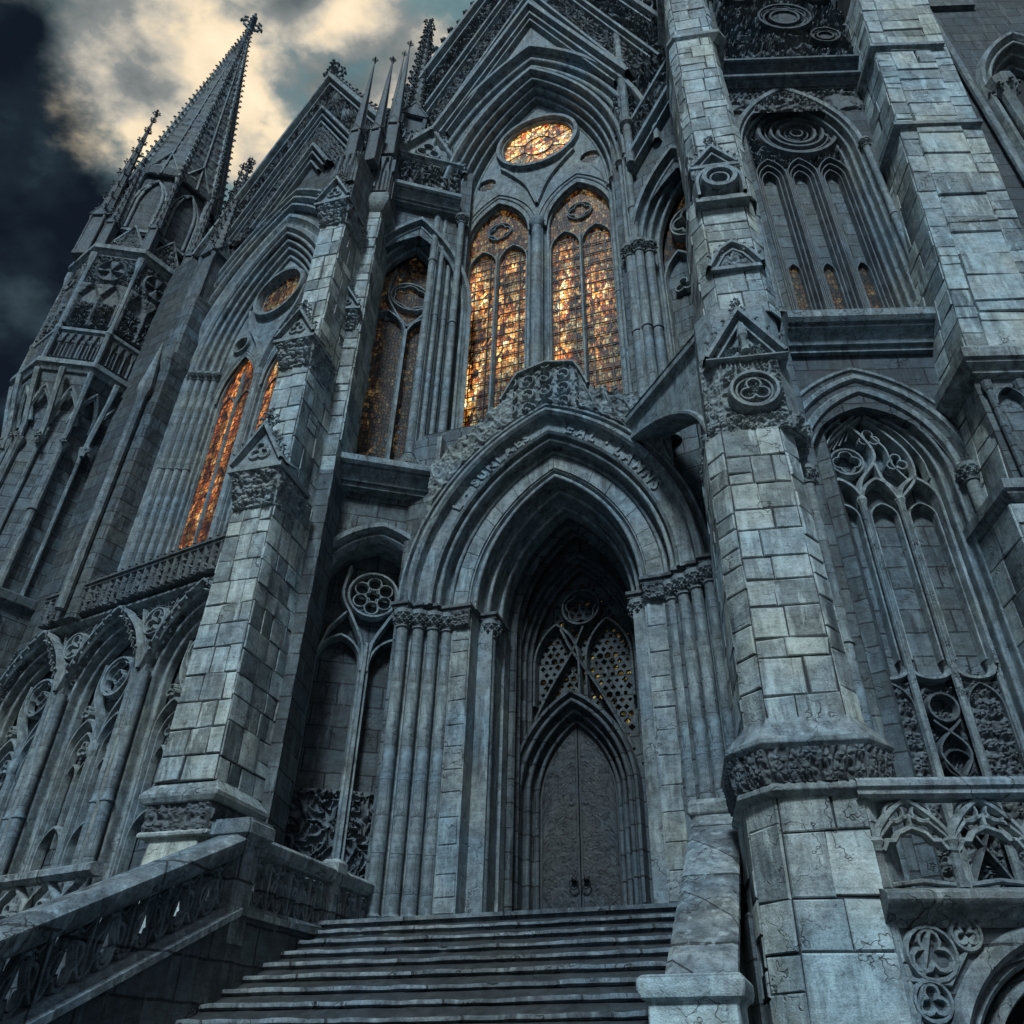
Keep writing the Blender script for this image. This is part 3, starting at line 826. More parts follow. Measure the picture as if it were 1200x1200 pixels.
# voussoir band and pilasters laid as separate blocks
mb = MB()
A = arch(pcx, pa, ps, ph, .47, 60); B = arch(pcx, pa, ps, ph, .79, 60)
n_ = len(A); i = 0; rg = random.Random(8)
while i < n_ - 1:
    st = rg.choice((5, 6, 7, 8)); j = min(n_ - 1, i + st)
    if i < n_ // 2 < j: j = n_ // 2
    if j - i < 2: j = min(n_ - 1, i + 2)
    g0 = .10
    def P2(t, q):
        k = min(int(t), n_ - 2); f = t - k
        a = (A[k][0] * (1 - f) + A[k + 1][0] * f, A[k][1] * (1 - f) + A[k + 1][1] * f); b = (B[k][0] * (1 - f) + B[k + 1][0] * f, B[k][1] * (1 - f) + B[k + 1][1] * f)
        return (a[0] * (1 - q) + b[0] * q, a[1] * (1 - q) + b[1] * q)
    ts = np.linspace(i + g0, j - g0, max(2, j - i + 1)); yf = .57 - rg.uniform(0, .014)
    mb.strip([[(P2(t, 0)[0], .62, P2(t, 0)[1]) for t in ts], [(P2(t, .03)[0], yf, P2(t, .03)[1]) for t in ts], [(P2(t, .97)[0], yf, P2(t, .97)[1]) for t in ts], [(P2(t, 1)[0], .62, P2(t, 1)[1]) for t in ts]])
    for t in (ts[0], ts[-1]):
        q = [P2(t, 0), P2(t, 1)]
        mb.add([(q[0][0], .62, q[0][1]), (q[1][0], .62, q[1][1]), (q[1][0], yf, q[1][1]), (q[0][0], yf, q[0][1])], [(0, 1, 2, 3)])
    i = j
finish('voussoir_band', mb, 'carvelight', PORT)
for sgn in (-1, 1):
    mb = MB(); x0, x1 = sorted((pcx + sgn * (pa + .38), pcx + sgn * (pa + .75)))
    ashlar(None, mb, lambda x, d, z: (x, .56 - d, z), x0, x1, Z0 + .3, 9.15, 3 + sgn, .4, .62, .006, .9, 1.0, proud=.015)
    x0, x1 = sorted((pcx + sgn * (pa + .36), pcx + sgn * (pa + .77)))
    mb.box(x0, x1, .57, 1.9, .2, 9.3)
    finish('pilaster', mb, 'carvelight', PORT)
ct = finish('column', column_mb(ps - .12 - Z0 + .02, .115, capr=1.75, ring=False), 'shaft', PORT)
pos = [(sgn, n_, y) for sgn in (-1, 1) for n_, y in ((.15, 1.15), (.89, .62), (1.13, .46), (1.39, .32), (1.66, .16))]
for k, (sgn, n_, y) in enumerate(pos):
    loc = Matrix.Translation((pcx + sgn * (pa + n_), y, Z0 - .02))
    if k == 0: place(ct, PORT, None, loc)
    else: clone(ct, PORT, loc)
# abacus and foliage band over the capitals
for sgn in (-1, 1):
    mb = MB()
    for n0, n1, y in ((-.03, .34, .95), (.34, .80, .44), (.78, 1.03, .43), (1.0, 1.27, .28), (1.26, 1.53, .14), (1.5, 1.86, -.03)):
        x0, x1 = sorted((pcx + sgn * (pa + n0), pcx + sgn * (pa + n1)))
        yy = y + .002 * n0
        mb.box(x0, x1, yy, 1.7, 9.29 + .003 * n1, 9.36)
        mb.box(x0 - .02, x1 + .02, yy - .05, 1.69, 9.362 + .002 * n1, 9.43 + .003 * n1)
    x0, x1 = sorted((pcx + sgn * (pa + .36), pcx + sgn * (pa + .78)))
    relief(mb, (x0, .50, 8.95), (x1, .50, 8.95), (x0, .46, 9.29), (x1, .46, 9.29), (0, -1, 0), .10, h_leaf(.13, 5), .016)
    finish('capital_band', mb, 'carve', PORT, None, bevel=.012)
# crest of carved foliage above the arch
mb = MB(); ex = arch(pcx, pa, ps, ph, 1.8, 60)
ex = [p for p in ex if p[1] > 11.2]
topl = [(-3.1, 12.6), (-2.55, 12.95), (-1.6, 13.75), (-.95, 14.45), (-.74, 14.75), (-.60, 15.0), (-.2, 15.12), (.1, 15.18), (.4, 15.12), (.80, 15.0), (.92, 14.7), (1.05, 14.35), (1.6, 14.0), (2.2, 13.62), (2.75, 13.4), (3.0, 12.9), (3.2, 12.2)]
nx = 300
bx = np.array([p[0] for p in ex]); bz = np.array([p[1] for p in ex])
txs = np.linspace(-2.62, 2.78, nx)
tb = np.interp(txs, bx, bz); tt = np.interp(txs, [p[0] for p in topl], [p[1] for p in topl])
tt = np.maximum(tb + .12, tt + .07 * np.sin(txs * 19) * (np.abs(txs) > .9)); nz = 50
v = np.linspace(0, 1, nz)[:, None]
Zg = tb[None] * (1 - v) + tt[None] * v; Xg = np.repeat(txs[None], nz, 0)
Vg = np.repeat(v, nx, 1)
H = np.where(np.abs(Xg - .1) < .78, np.maximum(h_scroll(.42, 3, 1.6)(Xg + 20.3, Zg + .12), .5 * h_leaf(.2, 9)(Xg + 20, Zg)), np.maximum(h_leaf(.30, 9)(Xg + 20, Zg), .9 * np.clip(1 - np.abs(np.sin(Xg * 7 + Vg * 3)) * 2.2, 0, 1))); H[0] = 0; H[-1] = 0; H[:, 0] = 0; H[:, -1] = 0
mb.grid(np.stack([Xg, .02 - .115 * H, Zg], -1))
mb.strip([[(x, .02, z) for x, z in zip(txs, tt)], [(x, .42, z) for x, z in zip(txs, tt)]])
mb.strip([[(x, .42, z) for x, z in zip(txs, tt)], [(x, .42, z) for x, z in zip(txs, tb)]])
bar(mb, [(-.98, 14.35), (-.72, 14.85), (-.58, 15.08), (-.2, 15.18), (.1, 15.26), (.4, 15.18), (.78, 15.08), (.92, 14.8), (1.1, 14.3)], .05, -.12, .45)
for s_ in (-1, 1):
    x = pcx + s_ * 2.55
    mb.box(x - .05, x + .05, -.04, .3, 12.3, 13.65)
for xa in np.linspace(-2.5, 2.7, 22):
    if abs(xa - .1) > 1.1:
        zt = float(np.interp(xa, txs, tt)); sg = -1 if xa < .1 else 1
        mb.add_tf(CROCKET, basis((sg * .5, -.3, .8), (-sg * .8, 0, .6), .17), (xa, .1, zt - .05))
finish('crest', mb, 'carvelight', PORT)
# inscription letters cut on the outer band
def letters(txt, size):
    out = []
    cu = bpy.data.curves.new('tmp', 'FONT'); cu.size = size; cu.extrude = .03; cu.resolution_u = 3; cu.offset = .012
    ob = bpy.data.objects.new('tmp', cu); scene.collection.objects.link(ob)
    for ch in txt:
        cu.body = ch; bpy.context.view_layer.update()
        dg = bpy.context.evaluated_depsgraph_get(); ev = ob.evaluated_get(dg); me = ev.to_mesh()
        V = np.array([tuple(v.co) for v in me.vertices]) if len(me.vertices) else np.zeros((0, 3)); Fs = [tuple(p.vertices) for p in me.polygons]
        out.append((V, Fs)); ev.to_mesh_clear()
    bpy.data.objects.remove(ob); bpy.data.curves.remove(cu)
    return out
mb = MB()
lower = np.array(arch(pcx, pa, ps, ph, 1.19, 80)); seg = np.r_[0, np.cumsum(np.linalg.norm(np.diff(lower, axis=0), axis=1))]; half = seg[-1] / 2
def inscribe(txt, start, size, adv):
    s_ = start
    for ch, (V, Fs) in zip(txt, letters(txt, size)):
        if len(V):
            wd = V[:, 0].max() - V[:, 0].min()
            t = s_ + wd / 2; x = np.interp(t, seg, lower[:, 0]); z = np.interp(t, seg, lower[:, 1])
            x2 = np.interp(t + .05, seg, lower[:, 0]); z2 = np.interp(t + .05, seg, lower[:, 1]); a = atan2(z2 - z, x2 - x)
            u = V[:, 0] - (V[:, 0].max() + V[:, 0].min()) / 2; q = V[:, 1]
            mb.add(np.stack([x + u * cos(a) - q * sin(a), .162 - V[:, 2], z + u * sin(a) + q * cos(a)], 1), Fs)
            s_ += wd + adv
        else: s_ += size * .5
inscribe('EAL · LAMNS', half + .45, .33, .09)
inscribe('L · SUNLAES', half - 2.75, .30, .07)
finish('inscription', mb, 'carvelight', PORT)

# inner vault, door wall
mb = MB()
sweep_arch(mb, pcx, pa, ps, ph, [(.02, 1.7), (.0, 1.9), (.0, 3.0)], Z0 - .1, 20)
for y in (1.95, 2.25):
    sweep_arch(mb, pcx, pa, ps, ph, [(.03, y), (-.08, y + .02), (-.12, y + .07), (-.08, y + .12), (.03, y + .14)], Z0 - .1, 20)
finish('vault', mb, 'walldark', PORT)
DX, DY = -.12, 2.55
DL, DS, DH = .80, 6.05, 1.55                                 # leaf half width, springing, rise
mb = MB()
ex_ = [p for p in arch(DX, DL, DS, DH, .40, 40)]
exl = [p for p in ex_ if p[0] <= DX]; exr = [p for p in ex_ if p[0] >= DX]
for s_, e_ in ((-1, exl), (1, exr[::-1])):                    # wall either side of the door, then either side of the tympanum
    lo_ = [p for p in e_ if p[1] < 7.03]
    pl = [(pcx + s_ * 1.5, 3.2), (lo_[0][0], 3.2)] + lo_ + [(pcx + s_ * 1.5, lo_[-1][1])]
    mb.plate(pl if s_ < 0 else pl[::-1], [], DY + .12, DY + .5)
    up_ = [p for p in arch(pcx, 1.16, 8.9, 2.3, .1, 30, 6.9) if (p[0] - pcx) * s_ >= 0]
    if s_ > 0: up_ = up_[::-1]
    pl = [(pcx + s_ * 1.5, 6.9)] + up_ + [(pcx, 12.4), (pcx + s_ * 1.5, 12.4)]
    mb.plate(pl if s_ < 0 else pl[::-1], [], DY + .14, DY + .5)
sweep_arch(mb, DX, DL, DS, DH, rolls(0, DY + .42, .42, DY - .10, 3) + [(.44, DY - .16), (.50, DY - .16), (.54, DY + .1)], Z0 - .1, 20)
sweep_arch(mb, pcx, 1.16, 8.9, 2.3, rolls(-.03, DY + .2, .26, DY - .16, 3), 6.6, 20)
for s_ in (-1, 1):      # raking bars that cross above the door head
    bar(mb, [(DX - s_ * 1.22, 6.9), (DX - s_ * .55, 8.25), (DX + s_ * .0, 9.15), (DX + s_ * .26, 9.72)], .05, DY + .08, .28)
    bar(mb, arch(pcx + s_ * .58, .50, 8.9, .95, 0, 10, 8.0), .05, DY + .08, .3)
bar(mb, circle(pcx, 10.2, .42), .05, DY + .06, .32, True); bar(mb, foil(pcx, 10.2, .36, 5), .03, DY + .1, .28, True)
DOOR = finish('door', mb, 'walldark', CATH, FC, label='dark pointed doorway deep inside the entrance')
for s_ in (-1, 1):
    mb = MB()
    half_ = [p for p in arch(DX, DL, DS, DH, 0, 16) if (p[0] - DX) * s_ >= -1e-6]
    if s_ > 0: loop = [(DX + .012, Z0), (DX + DL, Z0)] + half_[::-1][:-1] + [(DX + .012, DS + DH - .02)]
    else: loop = [(DX - DL, Z0)] + half_[:-1] + [(DX - .012, DS + DH - .02), (DX - .012, Z0)]
    mb.plate(loop, [], DY + .36, DY + .46)
    # carved face: the panel rises with the arch
    nx, nz = 46, 190
    u, vv = np.meshgrid(np.linspace(.05, DL - .04, nx), np.linspace(0, 1, nz))
    R_ = arch_R(DL, DH)
    zt = DS + np.sqrt(np.maximum(0, (R_ - .05) ** 2 - (u + R_ - DL) ** 2))
    Zg = (Z0 + .12) * (1 - vv) + zt * vv; Xg = DX + s_ * u
    H = np.maximum(h_tangle(4.2, 30, 3)(u + 3, Zg) * .8, h_leaf(.16, 31)(u, Zg) * .7); H[0] = H[-1] = 0; H[:, 0] = H[:, -1] = 0
    mb.grid(np.stack([Xg, DY + .357 - .035 * H, Zg], -1))
    lf = finish('door_leaf', mb, 'wood', DOOR)
    mb = MB(); mb.lathe(0, 0, [(.05, 0), (.06, .02), (.03, .05), (.035, .08), (.0, .1)], 10)
    tube(mb, [(.0 + .09 * sin(t), -.09 + .09 * cos(t), .07) for t in np.linspace(0, 2 * pi, 14)], .012, 5)
    finish('ring_handle', mb, 'iron', DOOR, WM[DOOR.name] @ Matrix.Translation((DX + s_ * .12, DY + .33, 4.6)) @ Matrix.Rotation(radians(90), 4, 'X'))
gl = MB(); gl.plate(arch(pcx, 1.2, 8.9, 2.3, 0, 14, 6.9), [], DY + .46, DY + .49)
finish('fanlight_glass', gl, 'glass_spark', DOOR)
# lacy pierced screen in the tympanum
lim = arch(pcx, 1.14, 8.9, 2.3, 0, 30); R_ = arch_R(1.14, 2.3); holes = []; row = 0; z = 7.25
while z < 11.1:
    x = pcx - 1.2 + (.086 if row % 2 else 0)
    while x < pcx + 1.2:
        r_ = .048 + .026 * ((row * 7 + int(x * 13)) % 3) / 2
        ok = True
        for sg in (-1, 1):
            if z > 8.9 and hypot(x - (pcx - sg * (1.14 - R_)) * 1.0 - 0, z - 8.9) > R_ - r_ - .05 and (x - pcx) * sg < 0 and hypot(x - (pcx + (R_ - 1.14) * -sg * -1), z - 8.9) > R_ - r_ - .05: ok = False
        if abs(x - pcx) > 1.12 - r_ - .04: ok = False
        if hypot(abs(x - DX) + (arch_R(1.16, 1.85) - 1.16), max(0, z - DS)) < arch_R(1.16, 1.85) + r_ + .04: ok = False
        if ok: holes.append(foil(x, z, r_, 4, 3) if row % 3 else circle(x, z, r_, 8))
        x += .172
    z += .15; row += 1
dk = [p for p in arch(DX, DL, DS, DH, .2, 40) if p[1] > 7.0]
sc = MB(); sc.plate(arch(pcx, 1.15, 8.9, 2.3, 0, 16, 7.0) + [(dk[-1][0], 7.0)] + dk[::-1] + [(dk[0][0], 7.0)], holes, DY + .30, DY + .40)
finish('pierced_screen', sc, 'walldark', DOOR)
mb = MB(); mb.box(pcx - 1.6, pcx + 1.6, 3.3, 3.4, 3.0, 12.6)
finish('inner_wall', mb, 'void', PORT)
# ================================================================= bay between the left buttress and the entrance
random.seed(11)
mb = MB()
NX = -.42
mb.plate([(-2.0, 0), (.9, 0), (.9, 12.7), (-2.0, 12.7)], [arch(NX, 1.12, 9.75, 1.45, .22, 16, .2)], .15, .9)
wcx, wca = -.52, 1.12
mb.plate([(-2.0, 12.7), (.9, 12.7), (.9, 25.6), (-2.0, 25.6)], [arch(wcx, wca + .4, 18.9, 2.9, .05, 16, 13.3)], .12, .9)
finish('wall', mb, 'wall', CATH, FLC)
# sill ledge between the storeys, cornice above
mb = MB()
def ledge(mb, x0, x1, z0, z1, proj, back, steps=5):
    """moulded string course running along x"""
    prof = [(back if f is None else -f * proj, z0 + q * (z1 - z0)) for f, q in ((None, 0), (.2, 0), (.2, .12), (.36, .12), (.40, .22), (.55, .33), (.74, .38), (.74, .46), (.88, .46), (1, .54), (1, .72), (.9, .74), (.12, .98), (.12, 1), (None, 1))]
    mb.strip([[(x0, y, z), (x1, y, z)] for y, z in prof])
    for x in (x0, x1): mb.add([(x, y, z) for y, z in prof], [tuple(range(len(prof)))])
ledge(mb, -2.0, .8, 12.35, 13.2, .48, .3)
finish('sill', mb, 'trim', CATH, FLC)
mb = MB(); ledge(mb, -2.0, .55, 23.0, 23.75, .42, .3)
CORN = finish('cornice', mb, 'trim', CATH, FLC)
mb = MB()
relief(mb, (-2, .05, 23.75), (.5, .05, 23.75), (-2, .05, 25.3), (.5, .05, 25.3), (0, -1, 0), .16, h_tangle(1.6, 61), .03)
finish('carved_parapet', mb, 'carve', CATH, FLC)
mb = MB(); ledge(mb, -2.0, .55, 25.3, 25.6, .16, .5)
bar(mb, [(-1.9, 25.3), (-.62, 27.4), (.6, 25.3)], .12, -.05, .3)
bar(mb, foil(-.62, 26.1, .4, 3), .06, .0, .25, True)
mb.plate([(-1.9, 25.3), (.6, 25.3), (-.62, 27.3)], [], .12, .4)
crockets_along(mb, (-1.9, .0, 25.4), (-.62, .0, 27.5), (-.8, -.2, .5), 8, .2); crockets_along(mb, (.6, .0, 25.4), (-.62, .0, 27.5), (.8, -.2, .5), 8, .2)
finish('gablet', mb, 'trim', CATH, FLC)
# dim traceried window
mb = MB()
sweep_arch(mb, wcx, wca, 18.9, 2.9, rolls(0, .75, .42, .08, 3) + [(.45, -.04), (.55, -.04), (.58, .12)], 13.2, 16)
W2 = finish('window', mb, 'trim', CATH, FLC, label='dim narrow window with a single mullion')
tr = MB()
for s_ in (-1, 1):
    bar(tr, arch(wcx + s_ * wca / 2, wca / 2, 18.2, .9, 0, 10, 13.2), .06, .70, .25)
bar(tr, [(wcx, 13.2), (wcx, 18.4)], .08, .62, .33)
bar(tr, circle(wcx, 19.9, .55), .045, .76, .15, True); bar(tr, foil(wcx, 19.9, .48, 6), .03, .78, .12, True)
for s_ in (-1, 1): bar(tr, [(wcx, 18.6), (wcx + s_ * .35, 19.1), (wcx + s_ * .62, 19.8), (wcx + s_ * .5, 20.8)], .05, .7, .22)
finish('tracery', tr, 'trim', W2)
gl = MB(); gl.plate(arch(wcx, wca + .02, 18.9, 2.9, 0, 14, 13.2), [], .9, .93)
finish('glass', gl, 'glass_dim', W2)
# deep blind niche below with its tracery and carved apron
mb = MB()
sweep_arch(mb, NX, 1.12, 9.75, 1.45, [(0, .9), (0, .55), (.05, .42), (.0, .3), (.04, .2), (.12, .14), (.2, .2), (.22, .1), (.28, .02), (.38, .02), (.44, .12), (.46, .2)], None, 18)
NICHE = finish('niche', mb, 'trim', CATH, FLC)
mb = MB(); mb.box(-1.7, .9, .85, .9, 0, 11.8)
finish('niche_back', mb, 'walldark', NICHE)
tr = MB()
bar(tr, circle(NX, 10.1, .52), .05, .62, .2, True)
for k in range(6): bar(tr, circle(NX + .29 * cos(k * pi / 3 + .5), 10.1 + .29 * sin(k * pi / 3 + .5), .15, 14), .025, .68, .12, True)
bar(tr, foil(NX, 10.1, .16, 4, 5), .02, .68, .12, True)
for s_ in (-1, 1):
    bar(tr, arch(NX + s_ * .54, .46, 8.45, .62, 0, 10, Z0), .05, .58, .25)
    bar(tr, [(NX + s_ * .06, 8.3), (NX + s_ * .1, 8.9), (NX + s_ * .38, 9.5), (NX + s_ * .62, 10.0), (NX + s_ * .55, 10.7)], .055, .55, .25)
    bar(tr, [(NX + s_ * 1.0, 8.5), (NX + s_ * .8, 9.2), (NX + s_ * .5, 9.6)], .045, .57, .22)
bar(tr, [(NX, Z0), (NX, 8.9)], .07, .5, .3)
finish('tracery', tr, 'carvelight', NICHE)
mb = MB()
for x0, x1 in ((NX - 1.0, NX - .1), (NX + .1, NX + 1.0)):
    relief(mb, (x0, .68, Z0 + .9), (x1, .68, Z0 + .9), (x0, .68, Z0 + 2.5), (x1, .68, Z0 + 2.5), (0, -1, 0), .14, h_tangle(2.4, 73), .022)
relief(mb, (NX - 1.1, .48, Z0), (NX + 1.1, .48, Z0), (NX - 1.1, .48, Z0 + .85), (NX + 1.1, .48, Z0 + .85), (0, -1, 0), .12, h_tangle(2.6, 71), .022)
mb.box(NX - 1.1, NX + 1.1, .40, .7, Z0 + .85, Z0 + .93)
finish('carved_apron', mb, 'carve', NICHE)
sh = finish('shaft', column_mb(9.75 - Z0, .15, cap=True, capr=1.3), 'shaft', NICHE)
place(sh, NICHE, None, Matrix.Translation((NX - 1.33, .02, Z0)))
c_ = clone(sh, NICHE, Matrix.Translation((NX + 1.33, .02, Z0)))
sh = finish('shaft', column_mb(12.3 - Z0, .10, cap=False, ring=True), 'shaft', CATH, FLC)
place(sh, CATH, FLC, Matrix.Translation((-1.98, -.22, Z0)))
clone(sh, CATH, Matrix.Translation((-2.28, -.42, Z0)), FLC)
sh = finish('shaft', column_mb(23.0 - 13.2, .10, cap=True), 'shaft', CATH, FLC)
place(sh, CATH, FLC, Matrix.Translation((.66, -.05, 13.1)))
clone(sh, CATH, Matrix.Translation((-1.80, -.05, 13.1)), FLC)

# ================================================================= left buttress: pale ashlar pier with canopies
def pier(front, seed, bw, z0, z1, b1=None, wmin=.34, wmax=.75, side_depth=1.2, hmin=.36, hmax=.6, mat='block', name='buttress', parent=None, frame=None, ch=0.0):
    """pier core plus block faces; half width bw at z0 and b1 at z1, face at y=-front; chamfer ch on the front corners"""
    b1 = bw if b1 is None else b1
    core = MB()
    def ring(b): return [(-b + ch, -front), (b - ch, -front), (b, -front + ch * 1.2), (b, side_depth - front), (-b, side_depth - front), (-b, -front + ch * 1.2)] if ch else [(-b, -front), (b, -front), (b, side_depth - front), (-b, side_depth - front)]
    core.loft([(z0, ring(bw)), (z1, ring(b1))])
    bl = MB()
    def bb(z): return bw + (b1 - bw) * (z - z0) / (z1 - z0)
    fw = bw - ch
    ashlar(None, bl, lambda x, d, z: (x * (bb(z) - ch) / fw, -front - d, z), -fw, fw, z0, z1, seed, hmin, hmax, .012, wmin, wmax)
    for s_ in (-1, 1):
        if ch:
            L_ = hypot(ch, ch * 1.2); nx, ny = s_ * 1.2 / hypot(1, 1.2), -1 / hypot(1, 1.2)
            ashlar(None, bl, lambda x, d, z, s_=s_, nx=nx, ny=ny: (s_ * (bb(z) - ch + x / L_ * ch) + nx * d, -front + x / L_ * ch * 1.2 + ny * d, z), 0, L_, z0, z1, seed + 3 + s_, hmin, hmax, .012, .4, 2)
        y0 = -front + ch * 1.2
        ashlar(None, bl, lambda x, d, z, s_=s_: (s_ * (bb(z) + d), x, z), y0, side_depth - front, z0, z1, seed + 9 + s_, hmin, hmax, .012, wmin, wmax)
    return core, bl
random.seed(3)
F_ = .55
BUT = None
core, bl = pier(F_, 21, .52, 5.3, 11.2, .42, .30, .50, 1.5)
BUT = finish('buttress', core, 'joint', CATH, FPL)
finish('ashlar_shaft', bl, 'block', BUT, None)
mb = MB()      # pedestal, carved band and weathered cap
mb.loft([(Z0 - .3, poly8(.62, .7, .12)), (4.35, poly8(.50, .58, .10)), (4.55, poly8(.50, .58, .10))])
mb.loft([(4.98, poly8(.62, .68, .0)), (5.06, poly8(.68, .74, .0)), (5.12, poly8(.68, .74)), (5.34, poly8(.52, .58)), (5.5, poly8(.50, .56))])
mb.loft([(4.5, poly8(.60, .66)), (4.57, poly8(.60, .66)), (4.6, poly8(.52, .60))])
finish('plinth', mb, 'block', BUT, WM[BUT.name] @ Matrix.Translation((0, .1, 0)), bevel=.02)
mb = MB()
relief(mb, (-.56, -.50, 4.57), (.56, -.50, 4.57), (-.56, -.50, 4.98), (.56, -.50, 4.98), (0, -1, 0), .10, h_leaf(.17, 3), .018)
relief(mb, (.55, -.5, 4.57), (.55, .7, 4.57), (.55, -.5, 4.98), (.55, .7, 4.98), (1, 0, 0), .08, h_leaf(.17, 4), .018)
relief(mb, (-.55, .7, 4.57), (-.55, -.5, 4.57), (-.55, .7, 4.98), (-.55, -.5, 4.98), (-1, 0, 0), .08, h_leaf(.17, 4), .018)
finish('carved_band', mb, 'carve', BUT)
def canopy(mb, mc, bw, front, z, s_=1.0, side=True):
    """gabled canopy: brackets of leaves below a roofed hood with a crocketed gable"""
    g = bw * 1.28
    relief(mc, (-bw, -front - .02, z - .75 * s_), (bw, -front - .02, z - .75 * s_), (-g * .95, -front - .20, z), (g * .95, -front - .20, z), (0, -1, -.25), .15, h_leaf(.24, 8), .018)
    mc.add([(-bw, -front, z - .75 * s_), (-bw, -front + .9, z - .75 * s_), (-g, -front + .9, z), (-g * .95, -front - .2, z)], [(0, 1, 2, 3)])
    relief(mc, (bw, -front - .02, z - .75 * s_), (bw, -front + .9, z - .75 * s_), (g * .95, -front - .20, z), (g * .95, -front + .9, z), (1, 0, -.25), .1, h_leaf(.24, 9), .02)
    mb.box(-g - .04, g + .04, -front - .28, -front + .9, z, z + .09 * s_)
    mb.box(-g - .0, g + .0, -front - .24, -front + .9, z + .092 * s_, z + .17 * s_)
    ap = z + 1.15 * s_
    A = [(-g, -front - .22, z + .17 * s_), (g, -front - .22, z + .17 * s_), (0, -front - .16, ap)]
    B = [(-bw, -front + .5, z + .5 * s_), (bw, -front + .5, z + .5 * s_), (0, -front + .4, ap)]
    mb.add(A + B, [(0, 1, 2), (0, 2, 5, 3), (1, 4, 5, 2)])
    bar(mb, [(-g, z + .17 * s_), (0, ap), (g, z + .17 * s_)], .06 * s_, -front - .32, .2)
    bar(mb, foil(0, z + .46 * s_, .22 * s_, 3), .035 * s_, -front - .255, .06, True)
    crockets_along(mb, (-g, -front - .22, z + .2 * s_), (0, -front - .2, ap), (-.8, -.3, .5), 4, .2 * s_); crockets_along(mb, (g, -front - .22, z + .2 * s_), (0, -front - .2, ap), (.8, -.3, .5), 4, .2 * s_)
    finial(mb, 0, -front - .16, ap - .05, .5 * s_)
mb = MB(); mc = MB(); canopy(mb, mc, .42, F_, 11.2)
CANO = finish('canopy', mb, 'carvelight', BUT); finish('leaf_bracket', mc, 'carvelight', CANO)
core, bl = pier(F_ - .18, 24, .38, 11.3, 15.1, .36, .3, .5, 1.3)
finish('upper_core', core, 'joint', BUT); finish('ashlar_shaft', bl, 'block', BUT)
mb = MB(); mc = MB(); canopy(mb, mc, .36, F_ - .18, 15.0, .85)
CANO = finish('canopy', mb, 'carvelight', BUT); finish('leaf_bracket', mc, 'carvelight', CANO)
core, bl = pier(F_ - .30, 27, .34, 15.1, 20.4, .34, .3, .5, 1.15)
finish('upper_core', core, 'joint', BUT); finish('ashlar_shaft', bl, 'block', BUT)
mb = MB(); mc = MB(); canopy(mb, mc, .36, F_ - .30, 20.3, .9)
CANO = finish('canopy', mb, 'carvelight', BUT); finish('leaf_bracket', mc, 'carvelight', CANO)
mb = MB(); mb.box(-.36, .36, -F_ + .30, .6, 20.4, 22.9)
relief(mb, (-.36, -F_ + .29, 21.4), (.36, -F_ + .29, 21.4), (-.36, -F_ + .29, 22.8), (.36, -F_ + .29, 22.8), (0, -1, 0), .08, h_arcade(.18, 1.4), .02)
finish('upper_shaft', mb, 'wall', BUT)
pn = finish('pinnacle', pinnacle_mb(0, 0, 0, .17, 1.6, 4.4, 0), 'carve', BUT)
place(pn, BUT, None, Matrix.Translation((-.12, .05, 22.8)))
clone(pn, BUT, Matrix.Translation((.28, .45, 23.4)))

# slimmer pier behind, carrying the cluster of needle pinnacles
FP2 = Frame(-4.92, 14.15, 2)
core, bl = pier(.42, 41, .44, 12.2, 21.6, .40, .34, .6, 1.2, .4, .7)
B2 = finish('buttress', core, 'joint', CATH, FP2); finish('ashlar_shaft', bl, 'block', B2)
mb = MB(); mb.loft([(Z0, poly8(.46, .46)), (12.3, poly8(.46, .46))]); finish('lower_shaft', mb, 'wall', B2)
mb = MB(); mb.loft([(21.5, poly8(.42, .44)), (21.7, poly8(.58, .60)), (21.85, poly8(.62, .64)), (22.0, poly8(.62, .64)), (22.35, poly8(.50, .52))])
finish('cap', mb, 'trim', B2, None, bevel=.02)
mb = MB(); mb.box(-.46, .46, -.46, .6, 22.2, 24.2)
for nm, (a, b, nn) in {'f': ((-.46, -.465), (.46, -.465), (0, -1, 0)), 'r': ((.465, -.46), (.465, .6), (1, 0, 0)), 'l': ((-.465, .6), (-.465, -.46), (-1, 0, 0))}.items():
    relief(mb, (*a, 22.35), (*b, 22.35), (*a, 24.1), (*b, 24.1), nn, .10, h_arcade(.23, 1.75), .02)
finish('arcaded_block', mb, 'carve', B2)
pn = finish('pinnacle', pinnacle_mb(0, 0, 0, .19, 1.5, 4.8, 0), 'carve', B2)
place(pn, B2, None, Matrix.Translation((-.26, -.28, 24.1)))
clone(pn, B2, Matrix.Translation((.26, -.28, 24.4)) @ Matrix.Diagonal((1.05, 1.05, 1.12, 1)))
clone(pn, B2, Matrix.Translation((.28, .34, 24.0)) @ Matrix.Diagonal((.9, .9, .88, 1)))
clone(pn, B2, Matrix.Translation((-.05, .15, 24.1)) @ Matrix.Diagonal((.8, .8, 1.2, 1)))
pn = finish('pinnacle', pinnacle_mb(0, 0, 0, .44, 2.6, 7.2, 15), 'carve', CATH, FLC)
place(pn, CATH, FLC, Matrix.Translation((-1.25, .55, 25.4)))
# little gablets on the pier face half-way up
mb = MB(); mc = MB(); canopy(mb, mc, .30, .42, 17.2, .7)
CANO = finish('canopy', mb, 'carvelight', B2); finish('leaf_bracket', mc, 'carvelight', CANO)

